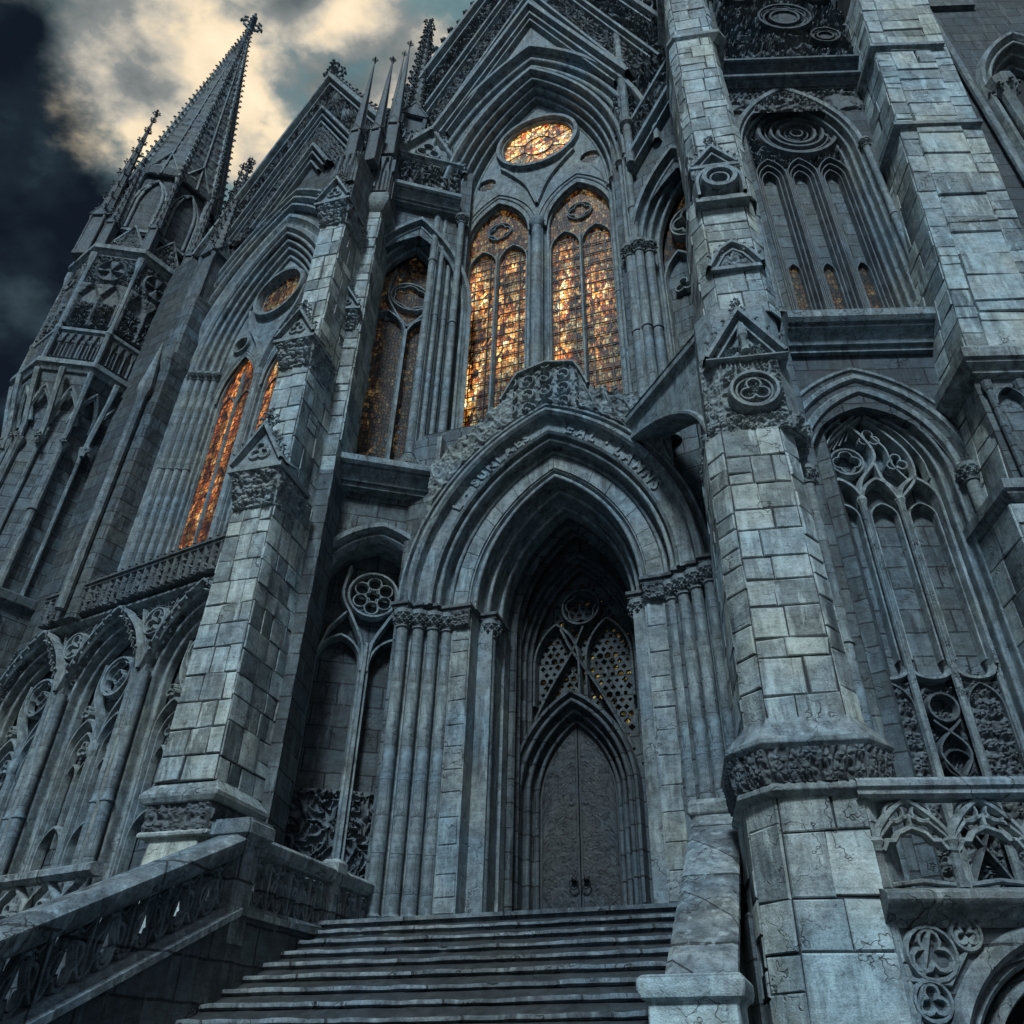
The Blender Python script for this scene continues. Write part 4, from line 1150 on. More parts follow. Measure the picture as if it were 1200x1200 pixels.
# ================================================================= left gabled bay
random.seed(17)
ocx = -3.15
mb = MB()
mb.plate([(-9.2, 10.25), (.4, 10.25), (.4, 27), (-2.9, 33.2), (-7.0, 25.9), (-9.2, 25.9)], [arch(ocx, 2.45, 18.8, 5.1, 0, 18, 11.0)], .25, 1.0)
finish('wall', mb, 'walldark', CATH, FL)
mb = MB(); prism(mb, [(-9, 5), (.3, 5), (.3, 26.4), (-2.9, 32.4), (-6.6, 26), (-9, 25)], 1.9, 14)
finish('roof', mb, 'walldark', CATH, FL)
g = MB(); gr = MB(); ap = (-2.9, 33.4); sl = 1.80
def rk(side, off, z): return ap[0] + side * (ap[1] - off - z) / sl
for off, w_, y0, dp in ((0, .15, -.2, .5), (.45, .07, -.05, .35), (2.2, .09, -.1, .4), (2.6, .06, .0, .28), (3.0, .05, .05, .22), (4.6, .09, -.04, .3), (5.0, .05, .04, .22), (5.5, .05, .08, .2)):
    bar(g, [(rk(-1, off, 25.2), 25.2), (ap[0], ap[1] - off), (rk(1, off, 27), 27)], w_, y0, dp)
for side in (-1, 1):
    relief(gr, (rk(side, 2.1, 25.4), .15, 25.4), (rk(side, .55, 25.4), .15, 25.4), (rk(side, 2.1, 31.1), .15, 31.1), (rk(side, .55, 32.5), .15, 32.5), (0, -1, 0), .22, h_tangle(1.5, 51 + side), .03)
    relief(gr, (rk(side, 4.4, 25.0), .18, 25.0), (rk(side, 3.1, 25.0), .18, 25.0), (rk(side, 4.4, 28.9), .18, 28.9), (rk(side, 3.1, 30.2), .18, 30.2), (0, -1, 0), .18, h_leaf(.3, 52 + side), .03)
    crockets_along(g, (rk(side, -.15, 25.2), .0, 25.2), (ap[0], .0, ap[1]), (side * .9, -.2, .45), 20, .30)
finial(g, ap[0], .05, ap[1] - .1, 1.15)
G2 = finish('gable', g, 'trim', CATH, FL); finish('carved_field', gr, 'carve', G2)
# window with oculus
mb = MB()
sweep_arch(mb, ocx, 1.75, 18.8, 4.4, rolls(0, .62, .75, .14, 4) + [(.80, .08), (.92, .08), (1.0, .2), (1.1, .16), (1.2, .06), (1.32, .06), (1.4, .25)], 10.6, 20)
for n_ in (1.62, 1.95, 2.3): sweep_arch(mb, ocx, 1.75, 18.8, 4.4, [(n_, .26), (n_ + .02, .12), (n_ + .08, .04), (n_ + .15, .04), (n_ + .2, .14), (n_ + .24, .26)], None, 20)
W3 = finish('window', mb, 'trim', CATH, FL, label='tall narrow window glowing red under a round light')
tr = MB(); OZ = 21.5; gy = .78
for s_ in (-1, 1):
    x = ocx + s_ * .88
    sweep_arch(tr, x, .66, 17.6, 1.6, rolls(0, gy, .18, .58, 2), 10.8, 12)
    bar(tr, [(x, 10.8), (x, 18.6)], .045, gy - .08, .12)
    for q in (-.33, .33): bar(tr, arch(x + q, .31, 17.2, .6, 0, 6, 10.8), .02, gy - .06, .1)
    bar(tr, circle(ocx + s_ * 1.12, 19.75, .3, 16), .06, .5, .3, True)
    bar(tr, [(ocx, 18.2), (ocx + s_ * .3, 19.3), (ocx + s_ * .85, 20.3), (ocx + s_ * 1.12, 21.2)], .08, .46, .3)
tr.lathe(ocx, .56, [(.11, 10.8), (.11, 18.2)], 10)
bar(tr, circle(ocx, OZ, .94, 32), .10, .42, .4, True); bar(tr, foil(ocx, OZ, .82, 6), .02, .63, .05, True)
tr.plate([(ocx - 1.8, 17.6)] + arch(ocx, 1.8, 18.8, 4.4, 0, 14)[1:-1] + [(ocx + 1.8, 17.6)] + arch(ocx + .88, .70, 17.6, 1.6, 0, 8)[::-1] + arch(ocx - .88, .70, 17.6, 1.6, 0, 8)[::-1],
         [circle(ocx, OZ, .86, 30)] + [circle(ocx + s_ * 1.12, 19.75, .27, 14) for s_ in (-1, 1)], .60, .64)
finish('tracery', tr, 'trim', W3)
for s_ in (-1, 1):
    gl = MB(); gl.plate(arch(ocx + s_ * .88, .68, 17.6, 1.6, 0, 10, 10.8), [], gy, gy + .03); finish('glass', gl, 'glass_red', W3)
gl = MB(); gl.plate(circle(ocx, OZ, .89, 30), [], .68, .70)
finish('round_glass', gl, 'glass_amber', W3)
for s_ in (-1, 1):
    gl = MB(); gl.plate(circle(ocx + s_ * 1.12, 19.75, .3, 14), [], .68, .70); finish('small_round_glass', gl, 'glass_dim', W3)
sh = finish('shaft', column_mb(18.8 - 11.2, .09, capr=1.7), 'shaft', W3)
k0 = True
for s_ in (-1, 1):
    for k in range(4):
        loc = Matrix.Translation((ocx + s_ * (1.75 + .19 * k + .09), .62 - .12 * (k + 1) + .03, 11.2))
        if k0: place(sh, W3, None, loc); k0 = False
        else: clone(sh, W3, loc)
# engaged shaft with a pinnacle next to the tower
mb = MB(); mb.loft([(10.4, poly8(.36, .5, .1)), (18.6, poly8(.34, .45, .1)), (18.9, poly8(.42, .55, .1)), (19.2, poly8(.42, .55, .1)), (19.3, poly8(.30, .4, .1)), (22.0, poly8(.28, .35, .08))], -6.15, -.1)
B3 = finish('buttress', mb, 'wall', CATH, FL)
mb = MB(); mb.lathe(-6.15, -.72, [(.13, 10.6), (.13, 17.4), (.22, 17.6), (.22, 17.8), (.16, 18.2), (.02, 19.6)], 8)
finish('shaft', mb, 'shaft', B3)
pn = finish('pinnacle', pinnacle_mb(0, 0, 0, .34, 2.6, 5.6, 10), 'carve', B3); place(pn, B3, None, Matrix.Translation((-6.2, -.05, 21.6)))
# balustrade-like gallery over the lower arcade
mb = MB(); ledge(mb, -7.3, .1, 10.2, 10.5, .35, .6)
mb.strip([[(-7.3, -.30, 10.5), (.1, -.30, 10.5)], [(-7.3, .4, 10.52), (.1, .4, 10.52)]])
GAL = finish('gallery_ledge', mb, 'trim', CATH, FL)
mb = MB()
def hgal(U, W):
    a = np.clip(1 - np.abs(np.sin(U * pi / .24)) * 1.6, 0, 1) ** .5; b = h_tangle(3.4, 91)(U, W)
    return np.maximum(np.maximum(a, b * .8), np.clip((W - .62) * 30, 0, 1))
relief(mb, (-7.3, -.42, 10.5), (.1, -.42, 10.5), (-7.3, -.42, 11.2), (.1, -.42, 11.2), (0, -1, 0), .12, hgal, .024, 420)
mb.box(-7.3, .1, -.40, -.25, 10.5, 11.18)
ledge(mb, -7.3, .1, 11.18, 11.32, .55, -.2)
for k in range(31):
    mb.add_tf(CROCKET, basis((0, -.3, 1), (0, 1, 0), .17), (-7.2 + .24 * k, -.42, 11.34))
finish('carved_gallery', mb, 'carve', GAL)
# lower arcade: arches, gablets, shafts, blind tracery
acs = (-7.05, -4.38, -1.72)
mb = MB()
for cx_ in acs:
    sweep_arch(mb, cx_, .96, 8.35, 1.45, rolls(0, .22, .27, -.16, 2) + [(.28, -.30), (.33, -.36), (.38, -.30), (.40, -.12)], Z0 - .5, 14)
    for s_ in (-1, 1):
        bar(mb, [(cx_ + s_ * 1.3, 8.6), (cx_ + s_ * .95, 9.5), (cx_ + s_ * .4, 10.1), (cx_, 10.38)], .055, -.42, .3)
        crockets_along(mb, (cx_ + s_ * 1.15, -.42, 8.9), (cx_ + s_ * .1, -.42, 10.3), (s_ * .8, -.3, .5), 7, .15)
    bar(mb, foil(cx_ + 1.33, 9.72, .27, 3), .04, -.34, .2, True)
    bar(mb, circle(cx_ + 1.33, 9.72, .31, 18), .035, -.36, .22, True)
    for s_ in (-1, 1): bar(mb, [(cx_ + 1.33 + s_ * .04, 8.7), (cx_ + 1.33 + s_ * .1, 9.2), (cx_ + 1.33 + s_ * .4, 9.75), (cx_ + 1.33 + s_ * .55, 10.15)], .03, -.32, .2)
ARC = finish('arcade', mb, 'carvelight', CATH, FL)
mb = MB()
for k, cx_ in enumerate(acs):
    for s_ in (-1, 1):
        relief(mb, (cx_ + s_ * .62, -.12, 9.7), (cx_ + s_ * 1.35, -.12, 8.4), (cx_ + s_ * .3, -.12, 10.22), (cx_ + s_ * 1.35, -.12, 10.22), (0, -1, 0), .14, h_tangle(3.0, 80 + k), .022)
mb.plate([(-8.5, 3), (.2, 3), (.2, 10.3), (-8.5, 10.3)], [arch(c, .96, 8.35, 1.45, .30, 14, 3.1) for c in acs], -.12, .2)
finish('spandrel', mb, 'carve', ARC)
mb = MB(); mb.box(-8.6, .2, .30, .6, 2, 10.3); finish('blind_wall', mb, 'wall', ARC)
sh = finish('shaft', column_mb(8.5 - 3.0, .11, cap=False), 'shaft', ARC)
k0 = True
for cx_ in (-5.71, -3.05, -.42):
    for dx, dy in ((-.15, -.28), (.15, -.28)):
        loc = Matrix.Translation((cx_ + dx, dy, 3.0))
        if k0: place(sh, ARC, None, loc); k0 = False
        else: clone(sh, ARC, loc)
tr = MB()
for cx_ in acs:
    bar(tr, circle(cx_, 8.85, .44, 22), .045, .30, .2, True); bar(tr, foil(cx_, 8.85, .40, 6), .025, .34, .16, True); bar(tr, foil(cx_, 8.85, .17, 4, 5), .02, .36, .14, True)
    for s_ in (-1, 1):
        bar(tr, arch(cx_ + s_ * .47, .40, 7.3, .62, 0, 10, Z0 - .5), .05, .30, .25)
        bar(tr, arch(cx_ + s_ * .47, .32, 7.1, .55, 0, 8, Z0 - .5), .03, .38, .15)
        bar(tr, arch(cx_ + s_ * .47, .34, 5.2, .5, 0, 8, Z0 - .5), .04, .34, .2)
        for q in (-.17, .17): bar(tr, arch(cx_ + s_ * .47 + q, .15, 6.7, .3, 0, 6, 5.3), .02, .42, .14)
        bar(tr, foil(cx_ + s_ * .47, 7.3, .16, 3), .025, .40, .14, True)
        bar(tr, foil(cx_ + s_ * .72, 8.15, .14, 3), .025, .36, .16, True)
        bar(tr, [(cx_ + s_ * .05, 7.4), (cx_ + s_ * .2, 7.9), (cx_ + s_ * .52, 8.5), (cx_ + s_ * .45, 9.2)], .045, .30, .22)
    tr.lathe(cx_, .34, [(.07, Z0 - .5), (.07, 7.0), (.12, 7.1), (.12, 7.3), (.06, 7.4)], 8)
finish('tracery', tr, 'carvelight', ARC, WM[ARC.name] @ Matrix.Translation((0, -.27, 0)))
mb = MB()
for cx_ in acs:
    for s_ in (-1, 1):
        x0, x1 = sorted((cx_ + s_ * .1, cx_ + s_ * .82))
        relief(mb, (x0, .28, Z0 - .3), (x1, .28, Z0 - .3), (x0, .28, Z0 + 1.2), (x1, .28, Z0 + 1.2), (0, -1, 0), .1, h_arcade(.24, 1.5), .025)
finish('carved_dado', mb, 'carve', ARC)

# ================================================================= octagonal tower with its spire
random.seed(23)
TX, TY = -15.3, 20.0
TOW = thing('tower', 'octagonal corner tower with overhanging carved gallery and a tall crocketed stone spire', 'tower', (TX, TY, 0))
FT0 = Matrix.Translation((TX, TY, 0)) @ Matrix.Rotation(radians(10), 4, 'Z')
FT = FT0 @ Matrix.Diagonal((.87, .87, 1, 1))
def octo(r, n=8): return [(r * cos(2 * pi * (j + .5) / n), r * sin(2 * pi * (j + .5) / n)) for j in range(n)]
mb = MB()
mb.loft([(0, octo(2.5)), (11.6, octo(2.3)), (11.75, octo(2.45)), (12.0, octo(2.45)), (12.25, octo(1.85)), (17.6, octo(1.75)), (18.4, octo(1.8)), (19.7, octo(2.3)), (19.8, octo(2.3))])
finish('wall', mb, 'wall', TOW, FT)
def oct_face(k, r):
    """corner points of face k and its outward normal"""
    a0, a1 = 2 * pi * (k + .5) / 8, 2 * pi * (k + 1.5) / 8
    am = (a0 + a1) / 2
    return np.array((r * cos(a0), r * sin(a0), 0)), np.array((r * cos(a1), r * sin(a1), 0)), np.array((cos(am), sin(am), 0))
mb = MB()
for k in range(8):
    a = 2 * pi * (k + .5) / 8
    for rr, z0, z1, q in ((2.33, 0, 11.6, .13), (1.84, 12.2, 17.2, .14)):
        mb.lathe(rr * cos(a), rr * sin(a), [(q, z0), (q, z0 + (z1 - z0) * .5), (q * 1.35, z0 + (z1 - z0) * .502), (q * 1.35, z0 + (z1 - z0) * .512), (q, z0 + (z1 - z0) * .514), (q, z1 - .35), (q * 1.6, z1 - .1), (q * 1.7, z1)], 10)
    am = 2 * pi * (k + 1) / 8
    mb.lathe(1.72 * cos(am), 1.72 * sin(am), [(.08, 12.2), (.08, 17.0), (.15, 17.2), (.15, 17.35)], 8)
finish('corner_shaft', mb, 'shaft', TOW, FT)
# corbel arches that carry the gallery
mb = MB()
for k in range(8):
    A_, B_, n_ = oct_face(k, 2.26); U_ = (B_ - A_) / np.linalg.norm(B_ - A_); L_ = np.linalg.norm(B_ - A_)
    for i in range(2):
        c0 = A_ + U_ * L_ * (i + .5) / 2; hw = L_ / 4
        pts = []
        for x, z in arch(0, hw * .92, 17.9, 1.25, 0, 8):
            t = (z - 17.9) / 1.25
            p = c0 * (1 - .0) + U_ * x; p = p - n_ * .42 * (1 - t); pts.append((p[0], p[1], z))
        tube(mb, pts, .07, 6)
        tube(mb, [(p[0] - n_[0] * .05, p[1] - n_[1] * .05, p[2] - .16) for p in pts[2:-2]], .04, 5)
    for e in (A_, (A_ + B_) / 2):
        q = e / np.linalg.norm(e)
        tube(mb, [tuple(q * 1.84 + np.array((0, 0, 17.0))), tuple(q * 1.9 + np.array((0, 0, 17.8))), tuple(q * 2.2 + np.array((0, 0, 18.9))), tuple(q * 2.36 + np.array((0, 0, 19.7)))], [.10, .10, .09, .12], 6)
        mb.add_tf(CROCKET, basis(tuple(q), (0, 0, -1), .3), tuple(q * 1.9 + np.array((0, 0, 17.3))))
finish('corbel_arch', mb, 'carvelight', TOW, FT)
def oct_band(mb, prof): mb.loft([(z, octo(r)) for r, z in prof])
for prof in ([(2.25, 19.6), (2.25, 19.68), (2.36, 19.70), (2.44, 19.84), (2.44, 19.88), (2.54, 19.9), (2.54, 20.08), (2.48, 20.1), (2.30, 20.25)], [(2.22, 21.35), (2.30, 21.38), (2.30, 21.45), (2.40, 21.48), (2.40, 21.6), (2.2, 21.75)],
             [(2.2, 25.2), (2.34, 25.28), (2.34, 25.36), (2.44, 25.46), (2.44, 25.5), (2.56, 25.52), (2.56, 25.72), (2.25, 26.0)], [(1.9, 27.0), (2.0, 27.04), (2.0, 27.1), (2.08, 27.12), (2.08, 27.25), (1.85, 27.4)]):
    mb = MB(); oct_band(mb, prof); finish('cornice', mb, 'trim', TOW, FT)
mb = MB(); oct_band(mb, [(2.2, 20.0), (2.2, 25.5)]); oct_band(mb, [(1.98, 25.6), (1.9, 27.2)])
finish('belfry_core', mb, 'void', TOW, FT)
mb = MB()
for k in range(8):
    A_, B_, n_ = oct_face(k, 2.26); z = lambda p, q: (p[0], p[1], q)
    def hp(U, W): return np.maximum(h_arcade(.27, 1.1)(U, W), .7 * h_leaf(.18, 5)(U, W) * (W > .75))
    relief(mb, z(A_, 20.25), z(B_, 20.25), z(A_, 21.35), z(B_, 21.35), n_, .11, hp, .026)
    def hw_(U, W):
        L_ = U.max(); x = U / L_; zz = W
        m = np.clip(1 - np.abs(x - .5) / .05, 0, 1)                     # centre mullion
        for c in (.27, .73):
            pass
        e = np.minimum(np.abs(x - .27), np.abs(x - .73)); lim = .15 - .3 * np.clip(zz - 1.45, 0, .6)
        m = np.maximum(m, np.clip((e - lim) * 16, 0, 1) * (zz < 2.1) * (.72 + .28 * h_leaf(.2, 44)(U, W)))
        r = np.hypot((x - .5) * L_, zz - 2.75); th = np.arctan2(zz - 2.75, x - .5)
        m = np.maximum(m, (zz < .85) * h_tangle(3.2, 12)(U, W) * .9)
        m = np.where((zz > 1.9) & (zz < 2.1), np.maximum(m, h_leaf(.14, 2)(U, W)), m)
        m = np.where(zz >= 2.05, np.clip(np.abs(r - .52) * -9 + 1, 0, 1), m)
        m = np.maximum(m, np.where(zz >= 2.05, np.clip((np.abs(np.cos(2 * th)) - .75) * 5, 0, 1) * (r < .5) * .8, 0))
        m = np.maximum(m, np.where(zz >= 2.05, (r > .56) * h_leaf(.2, 3)(U, W), 0))
        m = np.maximum(m, np.where((zz > .9) & (zz < 1.15), h_leaf(.13, 7)(U, W), 0))
        return m
    relief(mb, z(A_, 21.75), z(B_, 21.75), z(A_, 25.25), z(B_, 25.25), n_, .20, hw_, .026)
finish('belfry_panel', mb, 'carve', TOW, FT)
mb = MB()
for k in range(8):
    a = 2 * pi * (k + .5) / 8
    mb.lathe(2.34 * cos(a), 2.34 * sin(a), [(.10, 20.1), (.10, 21.4), (.15, 21.5), (.09, 21.7), (.09, 24.6), (.17, 25.0), (.17, 25.3)], 8)
finish('belfry_shaft', mb, 'shaft', TOW, FT)
mb = MB(); mc = MB()
for k in range(8):
    A_, B_, n_ = oct_face(k, 2.12); U_ = (B_ - A_) / np.linalg.norm(B_ - A_); c0 = (A_ + B_) / 2; L_ = np.linalg.norm(B_ - A_)
    q = [c0 - U_ * L_ * .48, c0 + U_ * L_ * .48]
    tube(mb, [(q[0][0], q[0][1], 25.9), (c0[0], c0[1], 27.3), (q[1][0], q[1][1], 25.9)], .09, 6)
    relief(mc, (q[0][0], q[0][1], 25.9), (q[1][0], q[1][1], 25.9), (c0[0] - U_[0] * .05, c0[1] - U_[1] * .05, 27.25), (c0[0] + U_[0] * .05, c0[1] + U_[1] * .05, 27.25), n_, .12, h_leaf(.26, k), .03)
    continue
    A2, B2_, n2 = oct_face(k, 1.62); c2 = (A2 + B2_) / 2
    pts = [(c2[0] + (B2_ - A2)[0] * x * .36, c2[1] + (B2_ - A2)[1] * x * .36, zz) for x, zz in [(-1, 27.2), (-1, 28.8), (-.75, 29.5), (0, 30.2), (.75, 29.5), (1, 28.8), (1, 27.2)]]
    tube(mb, pts, .07, 6)
    mc.add([(p[0] - n2[0] * .15, p[1] - n2[1] * .15, p[2]) for p in pts], [tuple(range(7))])
finish('gablet', mb, 'carvelight', TOW, FT); finish('gablet_carving', mc, 'carve', TOW, FT)
mb = MB()          # drum under the spire: a ring of lucarne arches between ribs
mb.loft([(27.0, octo(1.72)), (30.6, octo(1.70)), (30.7, octo(1.90)), (30.85, octo(1.92)), (31.0, octo(1.92)), (31.1, octo(1.80))])
DRUM = finish('spire_drum', mb, 'walldark', TOW, FT0)
mb = MB()
for k in range(8):
    A_, B_, n_ = oct_face(k, 1.72); U_ = (B_ - A_); c0 = (A_ + B_) / 2
    for q in (.44, .32):
        tube(mb, [tuple(c0 + U_ * x * q + n_ * .05 + np.array((0, 0, zz))) for x, zz in [(-1, 27.3), (-1, 29.0), (-.85, 29.5), (-.5, 29.95), (0, 30.3), (.5, 29.95), (.85, 29.5), (1, 29.0), (1, 27.3)]], .06, 8)
    a = 2 * pi * (k + .5) / 8
    mb.lathe(1.76 * cos(a), 1.76 * sin(a), [(.11, 27.2), (.11, 30.4), (.17, 30.6)], 8)
    tube(mb, [tuple(A_ * 1.06 + np.array((0, 0, 30.7))), tuple(c0 * 1.04 + np.array((0, 0, 32.3))), tuple(B_ * 1.06 + np.array((0, 0, 30.7)))], .06, 8)
finish('lucarne_arches', mb, 'carvelight', DRUM)
mb = MB(); SZ0, SZ1, SR = 30.6, 46.4, 1.86
oc = octo(SR)
for k in range(8):
    a, b = np.array((*oc[k], SZ0)), np.array((*oc[(k + 1) % 8], SZ0)); t_ = np.array((0, 0, SZ1))
    f = .97; n_ = np.array((cos(2 * pi * (k + 1) / 8), sin(2 * pi * (k + 1) / 8), .09))
    def hs(U, W, L=np.linalg.norm(b - a)):
        return np.clip(1 - np.abs(np.sin(W * pi / .55)) * 1.2, 0, 1) * .45 + h_leaf(.42, 13)(U, W) * .7
    relief(mb, a, b, a * (1 - f) + t_ * f, b * (1 - f) + t_ * f, n_, .10, hs, .05)
SP = finish('spire', mb, 'carve', TOW, FT0)
mb = MB()
for k in range(8):
    a = 2 * pi * (k + .5) / 8
    p0, p1 = (SR * cos(a), SR * sin(a), SZ0), (.03 * cos(a), .03 * sin(a), SZ1)
    tube(mb, [p0, p1], [.10, .035], 6); crockets_along(mb, p0, p1, (cos(a), sin(a), .25), 36, .22)
    am = 2 * pi * (k + 1) / 8; rm = SR * cos(pi / 8) + .08
    tube(mb, [(rm * cos(am), rm * sin(am), SZ0), (.03 * cos(am), .03 * sin(am), SZ1)], [.05, .02], 5)
finish('crocketed_rib', mb, 'trim', SP)
mb = MB(); finial(mb, 0, 0, SZ1 - .15, 1.4); finish('finial', mb, 'trim', SP)
mp = pinnacle_mb(0, 0, 0, .28, 2.2, 7.4, 9); pn = finish('pinnacle', mp, 'carve', TOW)
k0 = True
for k in (4, 0, 1, 3, 5, 6, 7):
    a = 2 * pi * (k + .5) / 8 + radians(10) + (.25 if k == 4 else 0)
    q = 1.0 if k in (0, 1, 3, 4) else .62
    loc = Matrix.Translation((TX + 1.95 * cos(a), TY + 1.95 * sin(a), 25.8)) @ Matrix.Diagonal((q, q, q * (.9 if k in (5, 6, 7) else 1), 1))
    if k0: place(pn, TOW, loc); k0 = False
    else: clone(pn, TOW, Matrix.Identity(4), loc)
# ================================================================= bay between the entrance and the right pier
random.seed(31)
mb = MB()
qcx, qa = 1.28, .92
mb.plate([(-.6, 0), (3.2, 0), (3.2, 35), (-.6, 35)], [arch(qcx, qa + .4, 19.2, 2.6, .05, 16, 12.2)], .15, .9)
finish('wall', mb, 'wall', CATH, FRC)
mb = MB()
sweep_arch(mb, qcx, qa, 19.2, 2.6, rolls(0, .75, .42, .1, 3) + [(.45, -.1), (.56, -.1), (.6, .15)], 12.2, 16)
W4 = finish('window', mb, 'trim', CATH, FRC, label='narrow window half walled up with stone beside the right pier')
tr = MB()
for s_ in (-1, 1):
    x = qcx + s_ * qa / 2
    bar(tr, arch(x, qa / 2, 18.2, 1.0, 0, 10, 12.2), .06, .66, .28)
    bar(tr, arch(x, qa / 2 - .14, 14.3, .7, 0, 8, 12.2), .04, .72, .2)
    bar(tr, [(x, 15.0), (x, 15.5)], .03, .7, .2)
    bar(tr, foil(x, 17.9, .24, 3), .035, .70, .2, True)
bar(tr, foil(qcx, 20.2, .5, 4), .06, .64, .28, True); bar(tr, circle(qcx, 20.2, .56), .05, .64, .28, True)
for k in range(7):
    z = 13.0 + k * .8
    bar(tr, [(qcx + .1, z), (qcx + .46, z + .4), (qcx + .82, z)], .022, .74, .14); bar(tr, [(qcx + .1, z + .4), (qcx + .46, z), (qcx + .82, z + .4)], .022, .74, .14)
finish('tracery', tr, 'carvelight', W4)
mb = MB(); mb.box(qcx - qa, qcx, .84, .9, 12.2, 19.2); finish('blind_panel', mb, 'wall', W4)
gl = MB(); gl.plate(arch(qcx, qa + .02, 19.2, 2.6, 0, 14, 12.2), [], .92, .95); finish('glass', gl, 'glass_dim', W4)
sh = finish('shaft', column_mb(19.2 - 12.6, .12, capr=1.7), 'shaft', W4)
for k, (x, y) in enumerate(((.02, -.05), (.22, .12), (-.25, -.02))):
    loc = Matrix.Translation((x, y, 12.6))
    if k == 0: place(sh, W4, None, loc)
    else: clone(sh, W4, loc)
# raking carved parapet above that window
mb = MB(); mc = MB()
z0, z1 = 22.9, 26.6
bar(mb, [(0, z0), (2.3, z1)], .12, -.25, .4); bar(mb, [(0, z0 + 1.35), (2.3, z1 + 1.35)], .10, -.22, .4); bar(mb, [(0, z0 - .45), (2.3, z1 - .45)], .06, -.1, .25)
relief(mc, (0, -.05, z0), (2.3, -.05, z1), (0, -.05, z0 + 1.3), (2.3, -.05, z1 + 1.3), (0, -1, 0), .16, h_tangle(2.0, 44), .03)
relief(mc, (-.4, .13, z0 + 1.6), (2.6, .13, z1 + 1.4), (-.4, .13, 33), (2.6, .13, 34.5), (0, -1, 0), .26, h_tangle(1.3, 46), .04)
RAK = finish('raking_parapet', mb, 'trim', CATH, FRC); finish('carved_field', mc, 'carve', RAK)
mb = MB()
mb.lathe(0, 0, [(.13, 22.6), (.13, 27.6), (.2, 27.8), (.2, 28.0), (.13, 28.1), (.13, 30), (.02, 31.6)], 10)
for z in (24.5, 27.9): mb.lathe(0, 0, [(.14, z), (.22, z + .1), (.22, z + .25), (.14, z + .35)], 10)
sh = finish('shaft', mb, 'shaft', CATH); place(sh, CATH, FRC, Matrix.Translation((.1, -.15, 0)))

# ================================================================= right-hand tower wall
RT = thing('tower', 'massive right-hand tower with stone-filled traceried windows between two pale ashlar piers', 'tower', (6.2, 11.5, 0))
random.seed(37)
lcx, lca = 1.72, 1.0
ucx, uca = 2.15, 1.22
mb = MB()
mb.plate([(-.35, 0), (6.5, 0), (6.5, 36), (-.35, 36)], [arch(lcx, lca + .3, 10.45, 1.6, .02, 18, 3.4), arch(ucx, uca + .25, 20.9, 2.4, .02, 18, 14.4)], 0, .8)
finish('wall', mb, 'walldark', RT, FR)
mb = MB(); prism(mb, [(-.3, 0), (8, 0), (8, 40), (-.3, 40)], 1.35, 12); finish('inner_mass', mb, 'walldark', RT, FR)
# lower blind window
mb = MB()
sweep_arch(mb, lcx, lca, 10.45, 1.6, rolls(0, .55, .32, .0, 3) + [(.34, -.06), (.44, -.08), (.50, .0)], 3.4, 18)
sweep_arch(mb, lcx, lca, 10.45, 1.6, [(.62, .02), (.66, -.07), (.76, -.07), (.80, .02)], None, 18)
sweep_arch(mb, lcx, lca, 10.45, 1.6, [(.88, .02), (.91, -.04), (.97, -.04), (1.0, .02)], None, 18)
LOW = finish('window', mb, 'trim', RT, FR, label='lower blind window filled with stone')
mb = MB(); mb.box(lcx - 1.2, lcx + 1.2, .55, .6, 3, 12.8); finish('blind_panel', mb, 'wall', LOW)
tr = MB()
for i, x in enumerate((lcx - .68, lcx, lcx + .68)):
    bar(tr, arch(x, .34, 10.05, .52, 0, 10, 6.9), .06, .28, .28)
    bar(tr, arch(x, .24, 9.75, .30, 0, 8, 7.0), .03, .36, .2)
    bar(tr, [(x - .34, 6.95), (x - .25, 6.75), (x, 6.68), (x + .25, 6.75), (x + .34, 6.95)], .05, .32, .25)
for x in (lcx - .34, lcx + .34):
    tr.lathe(x, .34, [(.065, 3.6), (.065, 10.0), (.1, 10.1), (.06, 10.2)], 8)
# flowing curved tracery in the head
bar(tr, [(lcx - .34, 10.0), (lcx - .28, 10.5), (lcx + .05, 10.95), (lcx + .08, 11.3), (lcx - .15, 11.75), (lcx - .45, 11.95)], .055, .28, .28)
bar(tr, [(lcx + .34, 10.0), (lcx + .1, 10.6), (lcx + .05, 11.0)], .05, .28, .28)
bar(tr, [(lcx - .98, 10.6), (lcx - .85, 11.2), (lcx - .4, 11.7), (lcx + .1, 12.1)], .05, .28, .28)
bar(tr, [(lcx + .34, 10.1), (lcx + .7, 10.55), (lcx + .72, 11.1), (lcx + .45, 11.6), (lcx + .1, 12.0)], .05, .28, .28)
bar(tr, [(lcx + .62, 10.5), (lcx + .4, 10.9), (lcx + .35, 11.3), (lcx + .15, 11.6)], .035, .32, .22)
for k in range(5): bar(tr, [(lcx - .9 + .14 * k, 11.1 + .1 * k), (lcx - .55 + .08 * k, 11.55 + .05 * k)], .022, .34, .14)
bar(tr, foil(lcx + .48, 10.95, .2, 3), .03, .32, .2, True)
bar(tr, circle(lcx - .42, 11.0, .30, 20), .04, .32, .2, True); bar(tr, foil(lcx - .42, 11.0, .26, 4), .025, .34, .16, True); bar(tr, foil(lcx + .1, 11.55, .2, 3), .025, .32, .2, True)
for s_ in (-1, 1): bar(tr, [(lcx + s_ * .95, 10.5), (lcx + s_ * .9, 11.0), (lcx + s_ * .6, 11.6), (lcx + s_ * .1, 12.05)], .03, .22, .2)
finish('tracery', tr, 'carvelight', LOW)
mb = MB()
